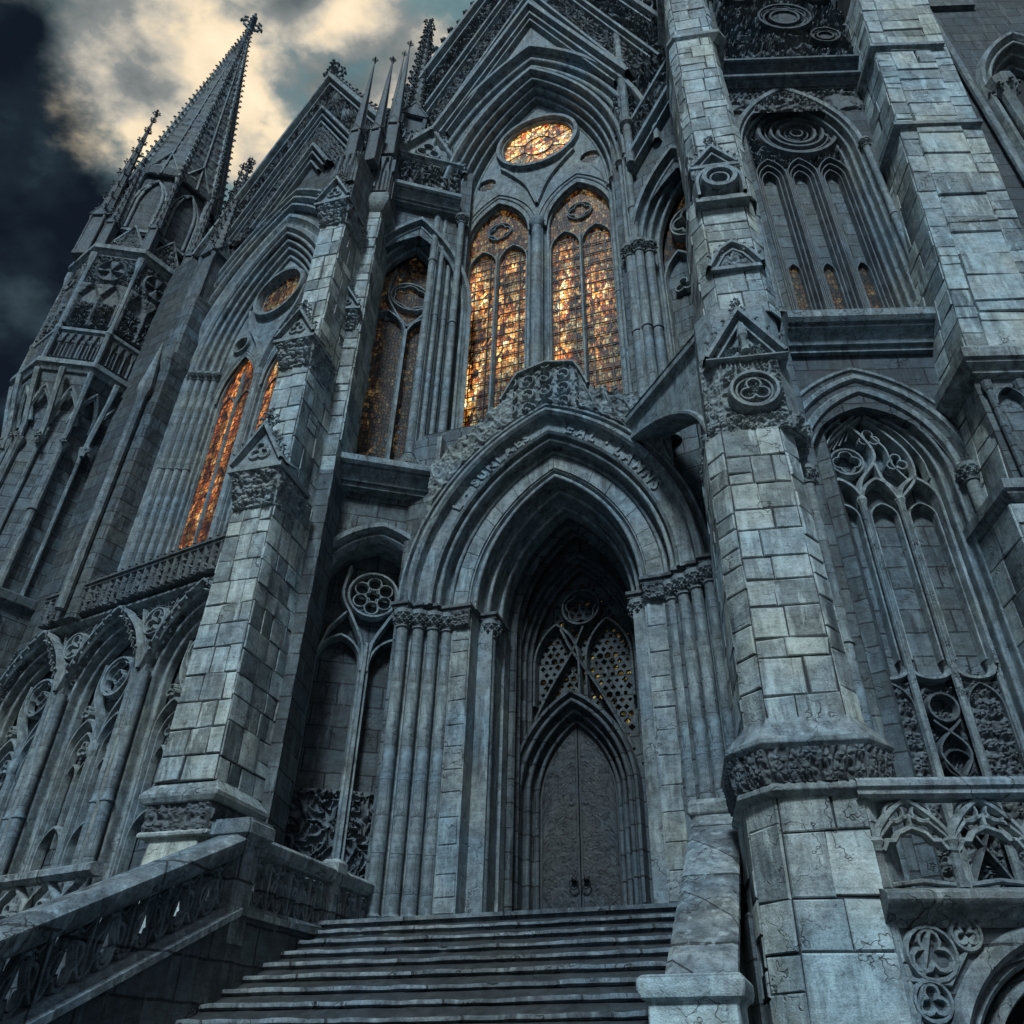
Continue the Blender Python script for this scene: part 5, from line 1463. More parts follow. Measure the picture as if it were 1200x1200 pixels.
for i, x in enumerate((lcx - .68, lcx, lcx + .68)):
    if i == 1:
        bb_ = []
        bar(mb, circle(x, 6.2, .22, 18), .04, .3, .2, True)
        for s_ in (-1, 1):
            bar(mb, [(x - s_ * .28, 3.7), (x + s_ * .2, 4.7), (x - s_ * .22, 5.5), (x + s_ * .2, 6.0)], .035, .32, .18)
            bar(mb, circle(x, 4.6, .24, 18), .03, .34, .16, True); bar(mb, circle(x, 5.35, .2, 18), .03, .34, .16, True)
        relief(mb, (x - .3, .52, 3.5), (x + .3, .52, 3.5), (x - .3, .52, 6.6), (x + .3, .52, 6.6), (0, -1, 0), .08, h_tangle(4, 7), .02)
    else:
        relief(mb, (x - .3, .46, 3.5), (x + .3, .46, 3.5), (x - .3, .46, 6.65), (x + .3, .46, 6.65), (0, -1, 0), .14, h_leaf(.17, 60 + i), .017)
        bar(mb, arch(x, .27, 6.2, .4, 0, 8, 3.5), .03, .34, .2)
finish('carved_apron', mb, 'carve', LOW)
sh = finish('shaft', column_mb(10.45 - 3.3, .11, capr=1.6), 'shaft', LOW)
for k, (x, y) in enumerate(((lcx + lca + .42, -.16), (lcx - lca - .42, -.16), (lcx + lca + .62, -.02), (lcx - lca - .70, -.12))):
    loc = Matrix.Translation((x, y, 3.3))
    if k == 0: place(sh, LOW, None, loc)
    else: clone(sh, LOW, loc)
# sill ledge between the storeys
mb = MB(); ledge(mb, .55, 3.75, 13.45, 14.5, .55, .3); finish('sill', mb, 'trim', RT, FR)
for a_ in ((-.2, 4.4, 23.6, 24.1, .35, .3), (-.2, 4.6, 24.3, 24.75, .45, .3), (-.2, 5, 29.3, 29.9, .4, .3)):
    mb = MB(); ledge(mb, *a_); finish('cornice', mb, 'carve', RT, FR)
# upper window
mb = MB()
sweep_arch(mb, ucx, uca, 20.9, 2.4, rolls(0, .55, .28, -.02, 3) + [(.3, -.08), (.4, -.1), (.46, .0)], 14.4, 18)
UPP = finish('window', mb, 'trim', RT, FR, label='upper blind window of three lights under a big carved ring')
mb = MB(); mb.box(ucx - 1.4, ucx + 1.4, .55, .6, 14, 23.6); finish('blind_panel', mb, 'wall', UPP)
tr = MB()
for x in (ucx - .78, ucx, ucx + .78):
    for q, y0 in ((.37, .22), (.29, .30), (.21, .38)):
        bar(tr, arch(x, q, 20.1, q * 1.9, 0, 8, 14.4), .035, y0, .25)
    bar(tr, arch(x, .15, 16.6, .32, 0, 8, 14.5), .03, .44, .12)
RX, RZ2 = ucx + .22, 22.15
for r_, w_, y0 in ((1.0, .10, .26), (.82, .04, .34), (.68, .07, .28), (.48, .08, .30), (.30, .04, .36), (.16, .05, .32)):
    bar(tr, circle(RX, RZ2, r_, 40), w_, y0, .3, True)
finish('tracery', tr, 'carve', UPP)
gl = MB()
for x in (ucx - .78, ucx, ucx + .78): gl.plate(arch(x, .14, 16.6, .32, 0, 8, 14.5), [], .535, .545)
finish('glass', gl, 'glass_dim', UPP)
mb = MB()
relief(mb, (ucx - 1.4, .52, 20.9), (ucx + 1.4, .52, 20.9), (ucx - 1.4, .52, 23.5), (ucx + 1.4, .52, 23.5), (0, -1, 0), .2, h_tangle(1.8, 77), .025)
relief(mb, (.6, -.005, 22.6), (4.2, -.005, 22.6), (.6, -.005, 23.6), (4.2, -.005, 23.6), (0, -1, 0), .08, h_tangle(1.5, 78), .03)
finish('carved_spandrel', mb, 'carve', UPP)
sh = finish('shaft', column_mb(20.9 - 14.5, .085, capr=1.6), 'shaft', UPP)
for k, (x, y) in enumerate(((ucx + uca + .36, -.12), (ucx - uca - .36, -.12), (ucx - uca - .62, -.06))):
    loc = Matrix.Translation((x, y, 14.5))
    if k == 0: place(sh, UPP, None, loc)
    else: clone(sh, UPP, loc)
# sooty rosette panel near the top
mb = MB()
relief(mb, (.9, -.02, 24.9), (4.6, -.02, 24.9), (.9, -.02, 29.3), (4.6, -.02, 29.3), (0, -1, 0), .34, h_tangle(1.25, 15, 3.6), .035)
ROS = finish('carved_field', mb, 'carve', RT, FR)
mb = MB()
for (x, z, r_) in ((2.75, 27.1, .75), (3.85, 28.5, .45), (3.7, 25.9, .40), (1.6, 28.6, .4)):
    for q, y0 in ((1.0, -.42), (.8, -.36), (.55, -.4)): bar(mb, circle(x, z, r_ * q, 28), .07 * r_ + .02, y0, .5, True)
    mb.add([(x + r_ * .5 * cos(t), -.34, z + r_ * .5 * sin(t)) for t in np.linspace(0, 2 * pi, 20)[:-1]], [tuple(range(19))])
    bar(mb, foil(x, z, r_ * .92, 6), .04, -.38, .4, True)
finish('rosette', mb, 'walldark', ROS)
# vertical pilaster strips at the left of the wall
mb = MB()
for x0, x1, y in ((-.15, .12, -.30), (.16, .30, -.12), (.36, .56, -.2)):
    mb.box(x0, x1, y, .3, 3, 33)
finish('pilaster', mb, 'wall', RT, FR, bevel=.03)

# ================================================================= right pier: the big pale buttress in front
core, bl = pier(.6, 101, .70, 5.02, 9.75, .67, .30, .66, 1.6, .26, .54, ch=.235)
FA = FPR.m @ Matrix.Translation((-.06, 0, 0))
PIER = finish('buttress', core, 'joint', RT, FA); finish('ashlar_shaft', bl, 'block', PIER)
core, bl = pier(.56, 105, .84, 0, 4.3, .80, .5, .9, 1.6, .5, .8, ch=.32)
fb = FPR.m @ Matrix.Translation((-.08, 0, 0))
P0 = finish('pedestal_core', core, 'joint', PIER, fb); finish('ashlar_pedestal', bl, 'block', PIER, fb)
def oct6(b, f, ch, back=1.0): return [(-b + ch, -f), (b - ch, -f), (b, -f + ch * 1.2), (b, back), (-b, back), (-b, -f + ch * 1.2)]
mb = MB()
mb.loft([(4.22, oct6(.84, .6, .34)), (4.28, oct6(.92, .69, .36)), (4.34, oct6(.92, .69, .36)), (4.38, oct6(.86, .64, .34))])
mb.loft([(4.74, oct6(.94, .74, .36)), (4.80, oct6(1.0, .80, .38)), (4.86, oct6(1.0, .80, .38)), (4.90, oct6(.96, .76, .38)), (5.10, oct6(.76, .64, .26)), (5.16, oct6(.72, .62, .245))])
finish('cap', mb, 'carvelight', PIER, None, bevel=.012)
mb = MB()
def band_faces(mb, za, zb, ba, fa, cha, bb, fb_, chb, amp, fn, step, back=.9):
    ra, rb = oct6(ba, fa, cha, back), oct6(bb, fb_, chb, back)
    for i, j in ((5, 0), (0, 1), (1, 2), (2, 3), (4, 5)):
        a0, a1, b0, b1 = ra[i], ra[j], rb[i], rb[j]
        nx, ny = (a1[1] - a0[1]), -(a1[0] - a0[0])
        relief(mb, (*a0, za), (*a1, za), (*b0, zb), (*b1, zb), (nx, ny, -.1), amp, fn, step)
band_faces(mb, 4.36, 4.76, .86, .64, .34, .93, .73, .36, .10, lambda U, W: np.maximum(h_leaf(.19, 6)(U, W), .8 * np.clip(1 - np.abs(np.sin(U * pi / .13 + np.sin(W * 9))) * 1.7, 0, 1)), .013)
finish('carved_band', mb, 'carve', PIER)
# carved stage with medallion and gable
fB = FPR.m @ Matrix.Translation((.10, 0, 0))
mb = MB(); mb.loft([(9.7, oct6(.74, .56, .27, 1.0)), (12.6, oct6(.70, .52, .25, 1.0))]); finish('medallion_stage', mb, 'carvelight', PIER, fB)
mb = MB()
band_faces(mb, 9.72, 10.0, .75, .58, .27, .80, .64, .29, .10, h_leaf(.16, 12), .014)
relief(mb, (-.48, -.57, 10.0), (.48, -.57, 10.0), (-.5, -.55, 11.6), (.5, -.55, 11.6), (0, -1, 0), .07, h_tangle(2.2, 19), .016)
relief(mb, (-.745, -.24, 10.0), (-.48, -.565, 10.0), (-.735, -.24, 11.6), (-.46, -.55, 11.6), (-.7, -.7, 0), .06, h_leaf(.2, 19), .016)
finish('leaf_carving', mb, 'carvelight', PIER, fB)
mb = MB()
for r_, w_, y0 in ((.36, .055, -.80), (.28, .035, -.74)): bar(mb, circle(0, 10.42, r_, 28), w_, y0, .25, True)
relief(mb, (-.2, -.66, 10.22), (.2, -.66, 10.22), (-.2, -.66, 10.62), (.2, -.66, 10.62), (0, -1, 0), .07, h_tangle(4.5, 13), .012)
bar(mb, foil(0, 10.42, .24, 3), .03, -.76, .15, True)
finish('medallion', mb, 'carvelight', PIER, fB)
def gablehood(mb, bw, f, z, hgt, proj=.16, curve=0):
    pts = [(-bw, z), (-bw * .5, z + hgt * (.5 + curve)), (0, z + hgt), (bw * .5, z + hgt * (.5 + curve)), (bw, z)]
    bar(mb, pts, .07, -f - proj, proj + .2, sharp=True)
    bar(mb, [(p[0] * .72, z + (p[1] - z) * .72) for p in pts], .04, -f - proj * .6, proj + .1, sharp=True)
    crockets_along(mb, (-bw, -f - proj * .6, z + .1), (0, -f - proj * .6, z + hgt), (-.8, -.3, .5), 4, .14); crockets_along(mb, (bw, -f - proj * .6, z + .1), (0, -f - proj * .6, z + hgt), (.8, -.3, .5), 4, .14)
mb = MB(); gablehood(mb, .64, .56, 11.3, 1.1, .14); mb.lathe(0, -.68, [(.08, 11.35), (.05, 11.6), (.1, 11.7), (.05, 12.0)], 8)
finial(mb, 0, -.64, 12.35, .3)
ledge(mb, -.66, .66, 11.16, 11.3, .68, .2)
finish('gablet', mb, 'carvelight', PIER, fB)
fC = FPR.m @ Matrix.Translation((.27, 0, 0))
core, bl = pier(.44, 111, .64, 12.5, 16.0, .64, .36, .7, 1.5, .36, .6, ch=.22)
c_ = finish('upper_core', core, 'joint', PIER, fC); finish('ashlar_shaft', bl, 'block', PIER, fC)
mb = MB()
gablehood(mb, .48, .46, 13.7, .65, .14, .22)
mb.box(-.46, .46, -.55, .2, 13.62, 13.7)
relief(mb, (-.42, -.47, 13.7), (.42, -.47, 13.7), (-.3, -.47, 14.3), (.3, -.47, 14.3), (0, -1, 0), .08, h_leaf(.2, 40), .016)
finish('gablet', mb, 'carvelight', PIER, fC)
mb = MB()
bar(mb, circle(0, 16.15, .30, 24), .10, -.80, .5, True); bar(mb, circle(0, 16.15, .18, 20), .04, -.74, .4, True)
mb.add([(.2 * cos(t), -.62, 16.15 + .2 * sin(t)) for t in np.linspace(0, 2 * pi, 20)[:-1]], [tuple(range(19))])
bar(mb, arch(0, .44, 16.1, .52, 0, 10, 15.7), .07, -.72, .4)
mb.box(-.52, .52, -.66, .2, 15.55, 15.68)
gablehood(mb, .46, .40, 16.92, .65, .18); mb.box(-.50, .50, -.56, .2, 16.82, 16.92)
relief(mb, (-.5, -.5, 16.5), (.5, -.5, 16.5), (-.5, -.5, 16.82), (.5, -.5, 16.82), (0, -1, 0), .09, h_leaf(.15, 41), .014)
finial(mb, 0, -.5, 17.6, .35)
finish('niche_hood', mb, 'carvelight', PIER, fC)
fD = FPR.m @ Matrix.Translation((.42, .05, 0))
core, bl = pier(.40, 121, .60, 16.0, 22.6, .56, .34, .7, 1.5, .4, .65, ch=.16)
finish('upper_core', core, 'joint', PIER, fD); finish('ashlar_shaft', bl, 'block', PIER, fD)
fE = FPR.m @ Matrix.Translation((.52, .12, 0))
core, bl = pier(.36, 131, .54, 22.9, 33, .52, .34, .7, 1.4, .4, .65, ch=.12)
finish('upper_core', core, 'joint', PIER, fE); finish('ashlar_shaft', bl, 'block', PIER, fE)
mb = MB()
for z, b_ in ((22.6, .64), (25.6, .62)):
    mb = MB(); mb.loft([(z - .1, oct6(b_ - .08, .40, .12)), (z + .08, oct6(b_ + .08, .54, .16)), (z + .2, oct6(b_ + .08, .54, .16)), (z + .45, oct6(b_ - .06, .38, .12))])
    finish('string_course', mb, 'carvelight', PIER, fE)
# flying strut from the pier back to the entrance wall
FS = Matrix.Translation((2.16, 12.95, 0)) @ Matrix.Rotation(-radians(71.0), 4, 'Z')
mb = MB()
soff = spline([(2.9, 9.4), (2.74, 10.4), (2.4, 11.05), (1.85, 11.55), (1.2, 11.95), (.4, 12.3), (-.5, 12.55)], 4)
mb.plate([(-.5, 13.1), (2.9, 12.5)] + soff, [], -.26, .26)
bl = [(-.5, 13.1), (2.9, 12.5)]
bar(mb, bl, .13, -.36, .36); bar(mb, bl, .13, .36, -.36)
mb.strip([[(x, y, z + .13) for x, z in bl] for y in (-.36, .36)])
for y, d in ((-.33, .2), (.33, -.2)): bar(mb, [(p[0], p[1] + .06) for p in soff], .06, y, d)
finish('flying_strut', mb, 'carvelight', RT, FS)

# ================================================================= far right pier
random.seed(41)
def fx(z): return 2.92 + (z - 8) * .083           # its left edge leans inward with height
mb = MB()
FRD = 1.2
def pg(z, o=0.0, w_=None): return [(fx(z) + o, -FRD - (-o) - 0.0), (5.35 + (z - 12) * .05 - o, -FRD + o), (5.35 + (z - 12) * .05 - o, .3), (fx(z) + o, .3)]
mb.loft([(12.0, pg(12.0, .06)), (30, pg(30, .06))])
mb.loft([(0, pg(8.0, .06)), (9.0, pg(9.0, .06))]); mb.loft([(9.0, pg(9, .16)), (11.8, pg(11.8, .16))])
FARP = finish('buttress', mb, 'joint', RT, FR)
bl = MB()
ashlar(None, bl, lambda x, d, z: (fx(z) + .06 + x, -FRD + .06 - d, z), 0, .42, 12.2, 27, 301, .45, .75, .016, .4, .5)
ashlar(None, bl, lambda x, d, z: (fx(z) + .425 + x, -FRD + .06 - d * 1.6, z), 0, 1.05, 12.2, 27, 302, .50, .85, .020, .6, 1.3, proud=.07)
ashlar(None, bl, lambda x, d, z: (fx(z) + 1.48 + x, -FRD + .06 - d, z), 0, .46, 12.2, 27, 303, .45, .75, .016, .4, .5)
ashlar(None, bl, lambda x, d, z: (fx(z) + .06 - d, x, z), -FRD + .06, .2, 12.2, 27, 304, .45, .75, .010, .5, .9, proud=.02)
ashlar(None, bl, lambda x, d, z: (fx(z) + .16 - d, x, z), -FRD + .16, .2, 9.0, 11.8, 305, .45, .75, .010, .5, .9, proud=.02)
finish('ashlar_shaft', bl, 'block', FARP); bl = MB()
ashlar(None, bl, lambda x, d, z: (fx(8) + .06 - d, x, z), -FRD + .06, .2, 0, 8.95, 306, .45, .75, .010, .5, .9, proud=.02)
ashlar(None, bl, lambda x, d, z: (fx(8) + .06 + x, -FRD + .06 - d, z), 0, 2.2, 0, 8.95, 307, .45, .75, .014, .5, .9)
finish('ashlar_shaft', bl, 'block', FARP)
for pr_ in ([(11.7, pg(11.7, .10)), (11.74, pg(11.7, .02)), (11.80, pg(11.7, .02)), (11.9, pg(11.8, -.1)), (11.96, pg(11.8, -.1)), (11.98, pg(12, -.16)), (12.2, pg(12.1, -.16)), (12.45, pg(12.3, .05))],
            [(8.95, pg(9, .08)), (8.99, pg(9, .0)), (9.07, pg(9, -.06)), (9.12, pg(9, -.06)), (9.14, pg(9, -.11)), (9.32, pg(9, -.11)), (9.45, pg(9, .1))]) + tuple([(z - .12, pg(z, .06)), (z - .02, pg(z, -.04)), (z, pg(z, -.09)), (z + .12, pg(z, -.09)), (z + .3, pg(z, .06))] for z in (19.6, 23.3)):
    mb = MB(); mb.loft(pr_); finish('string_course', mb, 'carvelight', FARP, None)
mb = MB()
for x in (3.42, 3.98):
    mb.lathe(x, -FRD + .06, [(.055, 9.4), (.055, 11.3), (.09, 11.4), (.09, 11.55)], 8)
    bar(mb, arch(x + .28, .26, 11.0, .4, 0, 8), .04, -FRD - .0, .2)
mb.box(3.28, 5.2, -FRD + .152, -FRD + .3, 9.3, 11.75)
finish('blind_arcade', mb, 'wall', FARP)
# wall beyond it with a slender shaft and a window head
mb = MB()
mb.plate([(4.9, 3), (11, 3), (11, 36), (4.9, 36)], [arch(8.4, .95, 21.9, 2.2, .3, 14, 15)], -.62, .1)
finish('wall', mb, 'walldark', RT, FR)
mb = MB()
mb.lathe(6.55, -.75, [(.10, 12), (.10, 26.6), (.2, 26.9), (.22, 27.2)], 10)
mb.lathe(7.2, -.80, [(.17, 12), (.17, 21.4), (.34, 21.8), (.36, 22.1), (.2, 22.3)], 10)
for k in range(8): mb.add_tf(CROCKET, basis((cos(k * .785), sin(k * .785), 0), (0, 0, 1), .24), (7.2 + .17 * cos(k * .785), -.8 + .17 * sin(k * .785), 21.6))
finish('shaft', mb, 'shaft', RT, FR)
mb = MB(); sweep_arch(mb, 8.4, .95, 21.9, 2.2, rolls(0, .0, .42, -.7, 3) + [(.5, -.8), (.6, -.8), (.66, -.62)], 15, 14)
W5 = finish('window', mb, 'trim', RT, FR, label='window arch at the far upper right corner')
mb = MB(); mb.box(7.2, 9.6, -.05, .0, 15, 26); finish('blind_panel', mb, 'void', W5)
mb = MB(); mb.box(4.9, 8, -.75, .1, 26.6, 27.1); mb.box(4.9, 8, -.85, .1, 27.102, 27.4); finish('cornice', mb, 'carve', RT, FR)

# ================================================================= terrace wall and balustrade on the right
random.seed(43)
TW = thing('terrace_wall', 'stone retaining wall with a traceried arch beneath the right-hand balustrade', 'wall', tuple(FR.m @ Vector((1.5, -2.1, 0))))
mb = MB()
ax_, aa, az, ah = 1.02, 1.12, 1.35, 1.25
mb.plate([(-.74, 0), (5.5, 0), (5.5, 2.98), (-.74, 2.98)], [arch(ax_, aa + .26, az, ah, .0, 16, .05)], -2.1, -1.6)
mb.box(-.74, 5.5, -1.6, -.05, 2.7, 3.2); mb.box(-1.9, -.74, -.9, -.05, 0, 3.2)
finish('wall_face', mb, 'walldark', TW, FR)
mb = MB()
sweep_arch(mb, ax_, aa, az, ah, [(0, -1.65), (.0, -1.95), (.06, -2.06), (.12, -2.0), (.14, -2.1), (.2, -2.2), (.30, -2.2), (.34, -2.12), (.36, -2.05)], .05, 18)
bar(mb, arch(ax_, aa - .06, az, ah, -.1, 16), .07, -1.95, .25)
bar(mb, [(ax_ - .75, .2), (ax_ - .72, 1.4), (ax_ - .35, 2.0), (ax_, 2.3), (ax_ + .35, 2.0), (ax_ + .72, 1.4), (ax_ + .75, .2)], .06, -1.9, .25)
bar(mb, [(ax_ - .35, 2.0), (ax_ - .05, 1.6), (ax_ + .3, 1.5)], .05, -1.88, .2)
bar(mb, foil(ax_ + .15, 1.5, .4, 4), .05, -1.86, .2, True)
finish('arch_moulding', mb, 'coping', TW, FR)
mb = MB()
for (x, z, r_) in ((-.32, 2.62, .22), (.08, 2.80, .12), (-.42, 2.2, .15)):
    bar(mb, foil(x, z, r_, 3), .03, -2.16, .12, True); bar(mb, circle(x, z, r_ + .03, 16), .03, -2.17, .12, True)
bar(mb, [(-.66, 1.2), (-.62, 2.0), (-.25, 2.95)], .04, -2.16, .12); bar(mb, [(-.66, 2.95), (-.66, .2)], .04, -2.16, .12); bar(mb, [(-.7, 2.4), (-.2, 2.35), (.3, 2.95)], .03, -2.15, .12)
finish('spandrel_tracery', mb, 'trim', TW, FR)
mb = MB(); mb.box(-1.6, 4, -1.3, -1.2, 0, 3); finish('recess_back', mb, 'void', TW, FR)
mb = MB()
prof = [(-1.6, 2.86), (-2.12, 2.86), (-2.16, 2.92), (-2.2, 2.94), (-2.26, 3.0), (-2.34, 3.04), (-2.38, 3.10), (-2.38, 3.16), (-2.34, 3.19), (-2.1, 3.25), (-1.6, 3.25)]
mb.strip([[(x, y, z) for x in (-.72, 5.5)] for y, z in prof]); mb.add([(-.72, y, z) for y, z in prof], [tuple(range(len(prof)))])
finish('base_moulding', mb, 'coping', TW, FR)
BAL = thing('balustrade', 'open traceried stone balustrade on the terrace right of the pale pier', 'balustrade', tuple(FR.m @ Vector((1.5, -2.15, 3.25))))
mb = MB()
prof = [(-2.0, 4.16), (-2.2, 4.16), (-2.26, 4.20), (-2.26, 4.25), (-2.3, 4.28), (-2.3, 4.34), (-2.26, 4.38), (-1.98, 4.38), (-1.95, 4.3), (-2.0, 4.16)]
mb.strip([[(x, y, z) for x in (-.75, 5.4)] for y, z in prof])
finish('rail', mb, 'coping', BAL, FR)
mb = MB(); xs = [-.62 + .82 * k for k in range(8)]
for k, x in enumerate(xs):
    mb.lathe(x, -2.12, [(.075, 3.24), (.075, 3.30), (.055, 3.34), (.055, 3.66), (.09, 3.72), (.07, 3.76)], 8)
    for s_ in ((1,) if k == 0 else (-1, 1)):
        bar(mb, [(x, 3.70), (x + s_ * .05, 3.84), (x + s_ * .22, 4.03), (x + s_ * .41, 4.17)], .045, -2.18, .13)
        bar(mb, [(x, 3.72), (x + s_ * .20, 3.92), (x + s_ * .41, 3.98)], .03, -2.16, .1)
    if k < 7:
        c = x + .41
        bar(mb, [(x + .06, 3.62), (x + .12, 3.72), (x + .2, 3.72), (x + .26, 3.80), (c, 3.86), (x + .56, 3.80), (x + .62, 3.72), (x + .70, 3.72), (x + .76, 3.62)], .035, -2.17, .12)
        bar(mb, [(c, 3.86), (c, 4.0)], .035, -2.17, .12)
        for s_ in (-1, 1): bar(mb, circle(c + s_ * .15, 4.02, .10, 12), .025, -2.16, .1, True)
        bar(mb, [(x + .08, 3.27), (c, 3.31), (x + .74, 3.27)], .03, -2.16, .1)
finish('tracery', mb, 'coping', BAL, FR)

# ================================================================= landing, stairs, parapets
random.seed(47)
mb = MB(); mb.box(-3.35, 3.3, -1.3, 3.6, 0, Z0); mb.box(-3.35, 3.3, -1.36, 0, Z0 - .055, Z0 - .002)
o = finish('landing', mb, 'step', None, FC); o['kind'] = 'structure'
STAIR = thing('staircase', 'wide flight of worn dark stone steps climbing to the pointed entrance', 'stairs', tuple(FC.m @ Vector((0, -4.5, 0))))
rs = np.random.RandomState(4)
for k in range(1, 21):
    mb = MB(); zt = Z0 - .17 * k; yf = -1.3 - .36 * k; n = 90
    xs_ = np.linspace(-2.9, 2.72, n)
    def wob(a, f): return a * (np.interp(np.arange(n), np.linspace(0, n, int(n * f) + 2), rs.uniform(-1, 1, int(n * f) + 2)))
    wear = -.016 * np.exp(-(xs_ / 1.4) ** 2) * rs.uniform(.6, 1.4)
    chip = np.where(rs.rand(n) > .94, rs.uniform(0, .035, n), 0)
    j1, j2 = wob(.010, .35) + wear, wob(.012, .4)
    prof = [(yf + .44, zt + 0 * j1), (yf - .02 + j2 * .4, zt + j1), (yf - .035 + j2 + chip, zt - .012 + j1), (yf - .04 + j2 + chip * .7, zt - .045 + j1 * .5), (yf - .015 + j2, zt - .062), (yf + .012, zt - .072), (yf + .014, zt - .20)]
    mb.strip([np.stack([xs_, np.broadcast_to(y, n), np.broadcast_to(z, n)], 1) for y, z in prof])
    finish('step', mb, 'step', STAIR, FC, smooth=50)
mb = MB(); prism(mb, [(0, 0), (0, 1), (1, 1)], 0, .1); mb = MB()
pts = [(-1.3, .0), (-1.3, Z0 - .1), (-8.5, .02), (-8.5, 0)]
mb.add([(-2.88, y, z) for y, z in pts] + [(2.7, y, z) for y, z in pts], [(0, 1, 2, 3), (7, 6, 5, 4), (0, 4, 5, 1), (1, 5, 6, 2), (2, 6, 7, 3), (3, 7, 4, 0)])
finish('stair_core', mb, 'joint', STAIR, FC)

# left stair balustrade: flank wall, sloping traceried panel, heavy handrail, newels
SB = thing('stair_balustrade', 'sloping traceried stone balustrade with a heavy handrail left of the steps', 'balustrade', tuple(FC.m @ Vector((-3.05, -5.5, 0))))
yn, zn = -3.45, 4.25; SLP = .485
def rail_z(y): return zn + (y - yn) * SLP if y < yn else zn
def shear(p): return (0, 0, 0)
yE = -9.4
def YZ(mb, f, side):                                         # helper: build in (y, z) plane at x = side
    pass
mb = MB()
wt = lambda y: rail_z(y) - 1.0
pts = [(1.0, 0), (1.0, Z0), (yn, wt(yn)), (yE, wt(yE)), (yE, 0)]
k = len(pts)
mb.add([(-3.25, y, z) for y, z in pts] + [(-2.87, y, z) for y, z in pts], [tuple(range(k))[::-1], tuple(range(k, 2 * k))] + [(j, (j + 1) % k, (j + 1) % k + k, j + k) for j in range(k)])
finish('flank_wall', mb, 'walldark', SB, FC)
def sweep_yz(mb, path, prof):
    """profile [(x, dz)] carried along a (y, z) polyline"""
    mb.strip([[(x, y, z + dz) for y, z in path] for x, dz in prof], False)
    for y, z in (path[0], path[-1]): mb.add([(x, y, z + dz) for x, dz in prof], [tuple(range(len(prof)))])
slope_path = [(yn, zn), (yE, rail_z(yE))]
flat_path = [(1.0, zn), (yn, zn)]
rp = [(-3.20, -.30), (-3.26, -.24), (-3.30, -.12), (-3.30, -.07), (-3.20, .01), (-2.92, .01), (-2.80, -.07), (-2.80, -.12), (-2.84, -.24), (-2.92, -.30), (-3.20, -.30)]
bp = [(-3.27, -1.03), (-3.27, -.95), (-3.2, -.93), (-3.16, -.87), (-2.96, -.87), (-2.92, -.93), (-2.83, -.95), (-2.83, -1.03), (-3.27, -1.03)]
mb = MB(); sweep_yz(mb, slope_path, rp)
rp2 = [(x, z * .7 - .04) for x, z in rp]
sweep_yz(mb, flat_path, [(-3.06 + (x + 3.06) * .62, z) for x, z in rp2])
finish('handrail', mb, 'coping', SB, FC)
mb = MB(); sweep_yz(mb, slope_path, bp); sweep_yz(mb, flat_path, bp)
finish('base_moulding', mb, 'coping', SB, FC)
mb = MB()
def panel(mb, y_a, y_b, xm):
    """quatrefoil and curved bars between rail and base, following the slope"""
    def xf(p):
        y = y_a + (y_b - y_a) * p[0]; return (xm + (p[1]), y, rail_z(y) - .87 + p[2] * 1.38)
    W = .40; hh = W / abs(y_b - y_a)
    def S(pts): return [(a, c) for a, c in pts]
    sc = abs(y_b - y_a)
    def T(mbx, pts, w_, closed=False):
        # build in metres then map x -> fraction
        bar(mbx, pts, w_, -.05, .10, closed, lambda p: xf((p[0] / sc, p[1], p[2])))
        bar(mbx, pts, w_, .05, -.10, closed, lambda p: xf((p[0] / sc, p[1], p[2])))
    c = sc / 2
    T(mb, foil(c, .19, .18, 4), .028, True)
    T(mb, [(0, 0), (c * .3, .06), (c * .62, .22), (c * .8, .42)], .026); T(mb, [(sc, 0), (sc - c * .3, .06), (sc - c * .62, .22), (sc - c * .8, .42)], .026)
    T(mb, [(0, 0), (0, .42)], .03)
    T(mb, [(0, .40), (c * .5, .34), (c * .9, .40)], .02)
ys = np.linspace(yn - .2, yE, 13)
for a, b in zip(ys[:-1], ys[1:]): panel(mb, a, b, -3.06)
ys2 = np.linspace(yn + .2, .9, 9)
for a, b in zip(ys2[:-1], ys2[1:]): panel(mb, a, b, -3.06)
finish('tracery_panel', mb, 'coping', SB, FC)
mb = MB()
mb.loft([(2.9, poly8(.20, .20, .05)), (4.02, poly8(.20, .20, .05)), (4.03, poly8(.24, .24, .04)), (4.08, poly8(.24, .24, .04)), (4.14, poly8(.31, .31, .04)), (4.16, poly8(.31, .31, .04)), (4.28, poly8(.31, .31, .04)), (4.30, poly8(.28, .28, .04)), (4.33, poly8(.28, .28, .04))], -3.06, yn)
finish('newel', mb, 'coping', SB, FC)
nb = MB(); nb.loft([(3.1, poly8(.10, .10, .03)), (4.10, poly8(.10, .10, .03)), (4.14, poly8(.17, .17, .03)), (4.28, poly8(.17, .17, .03)), (4.34, poly8(.12, .12, .03))]); nb.lathe(0, 0, [(.13, 3.4), (.13, 3.5)], 10); nb.lathe(0, 0, [(.13, 3.85), (.13, 3.95)], 10)
nw = finish('newel', nb, 'coping', SB, FC); place(nw, SB, FC, Matrix.Translation((-3.06, -1.05, 0))); clone(nw, SB, Matrix.Translation((-3.06, .9, 0)), FC)

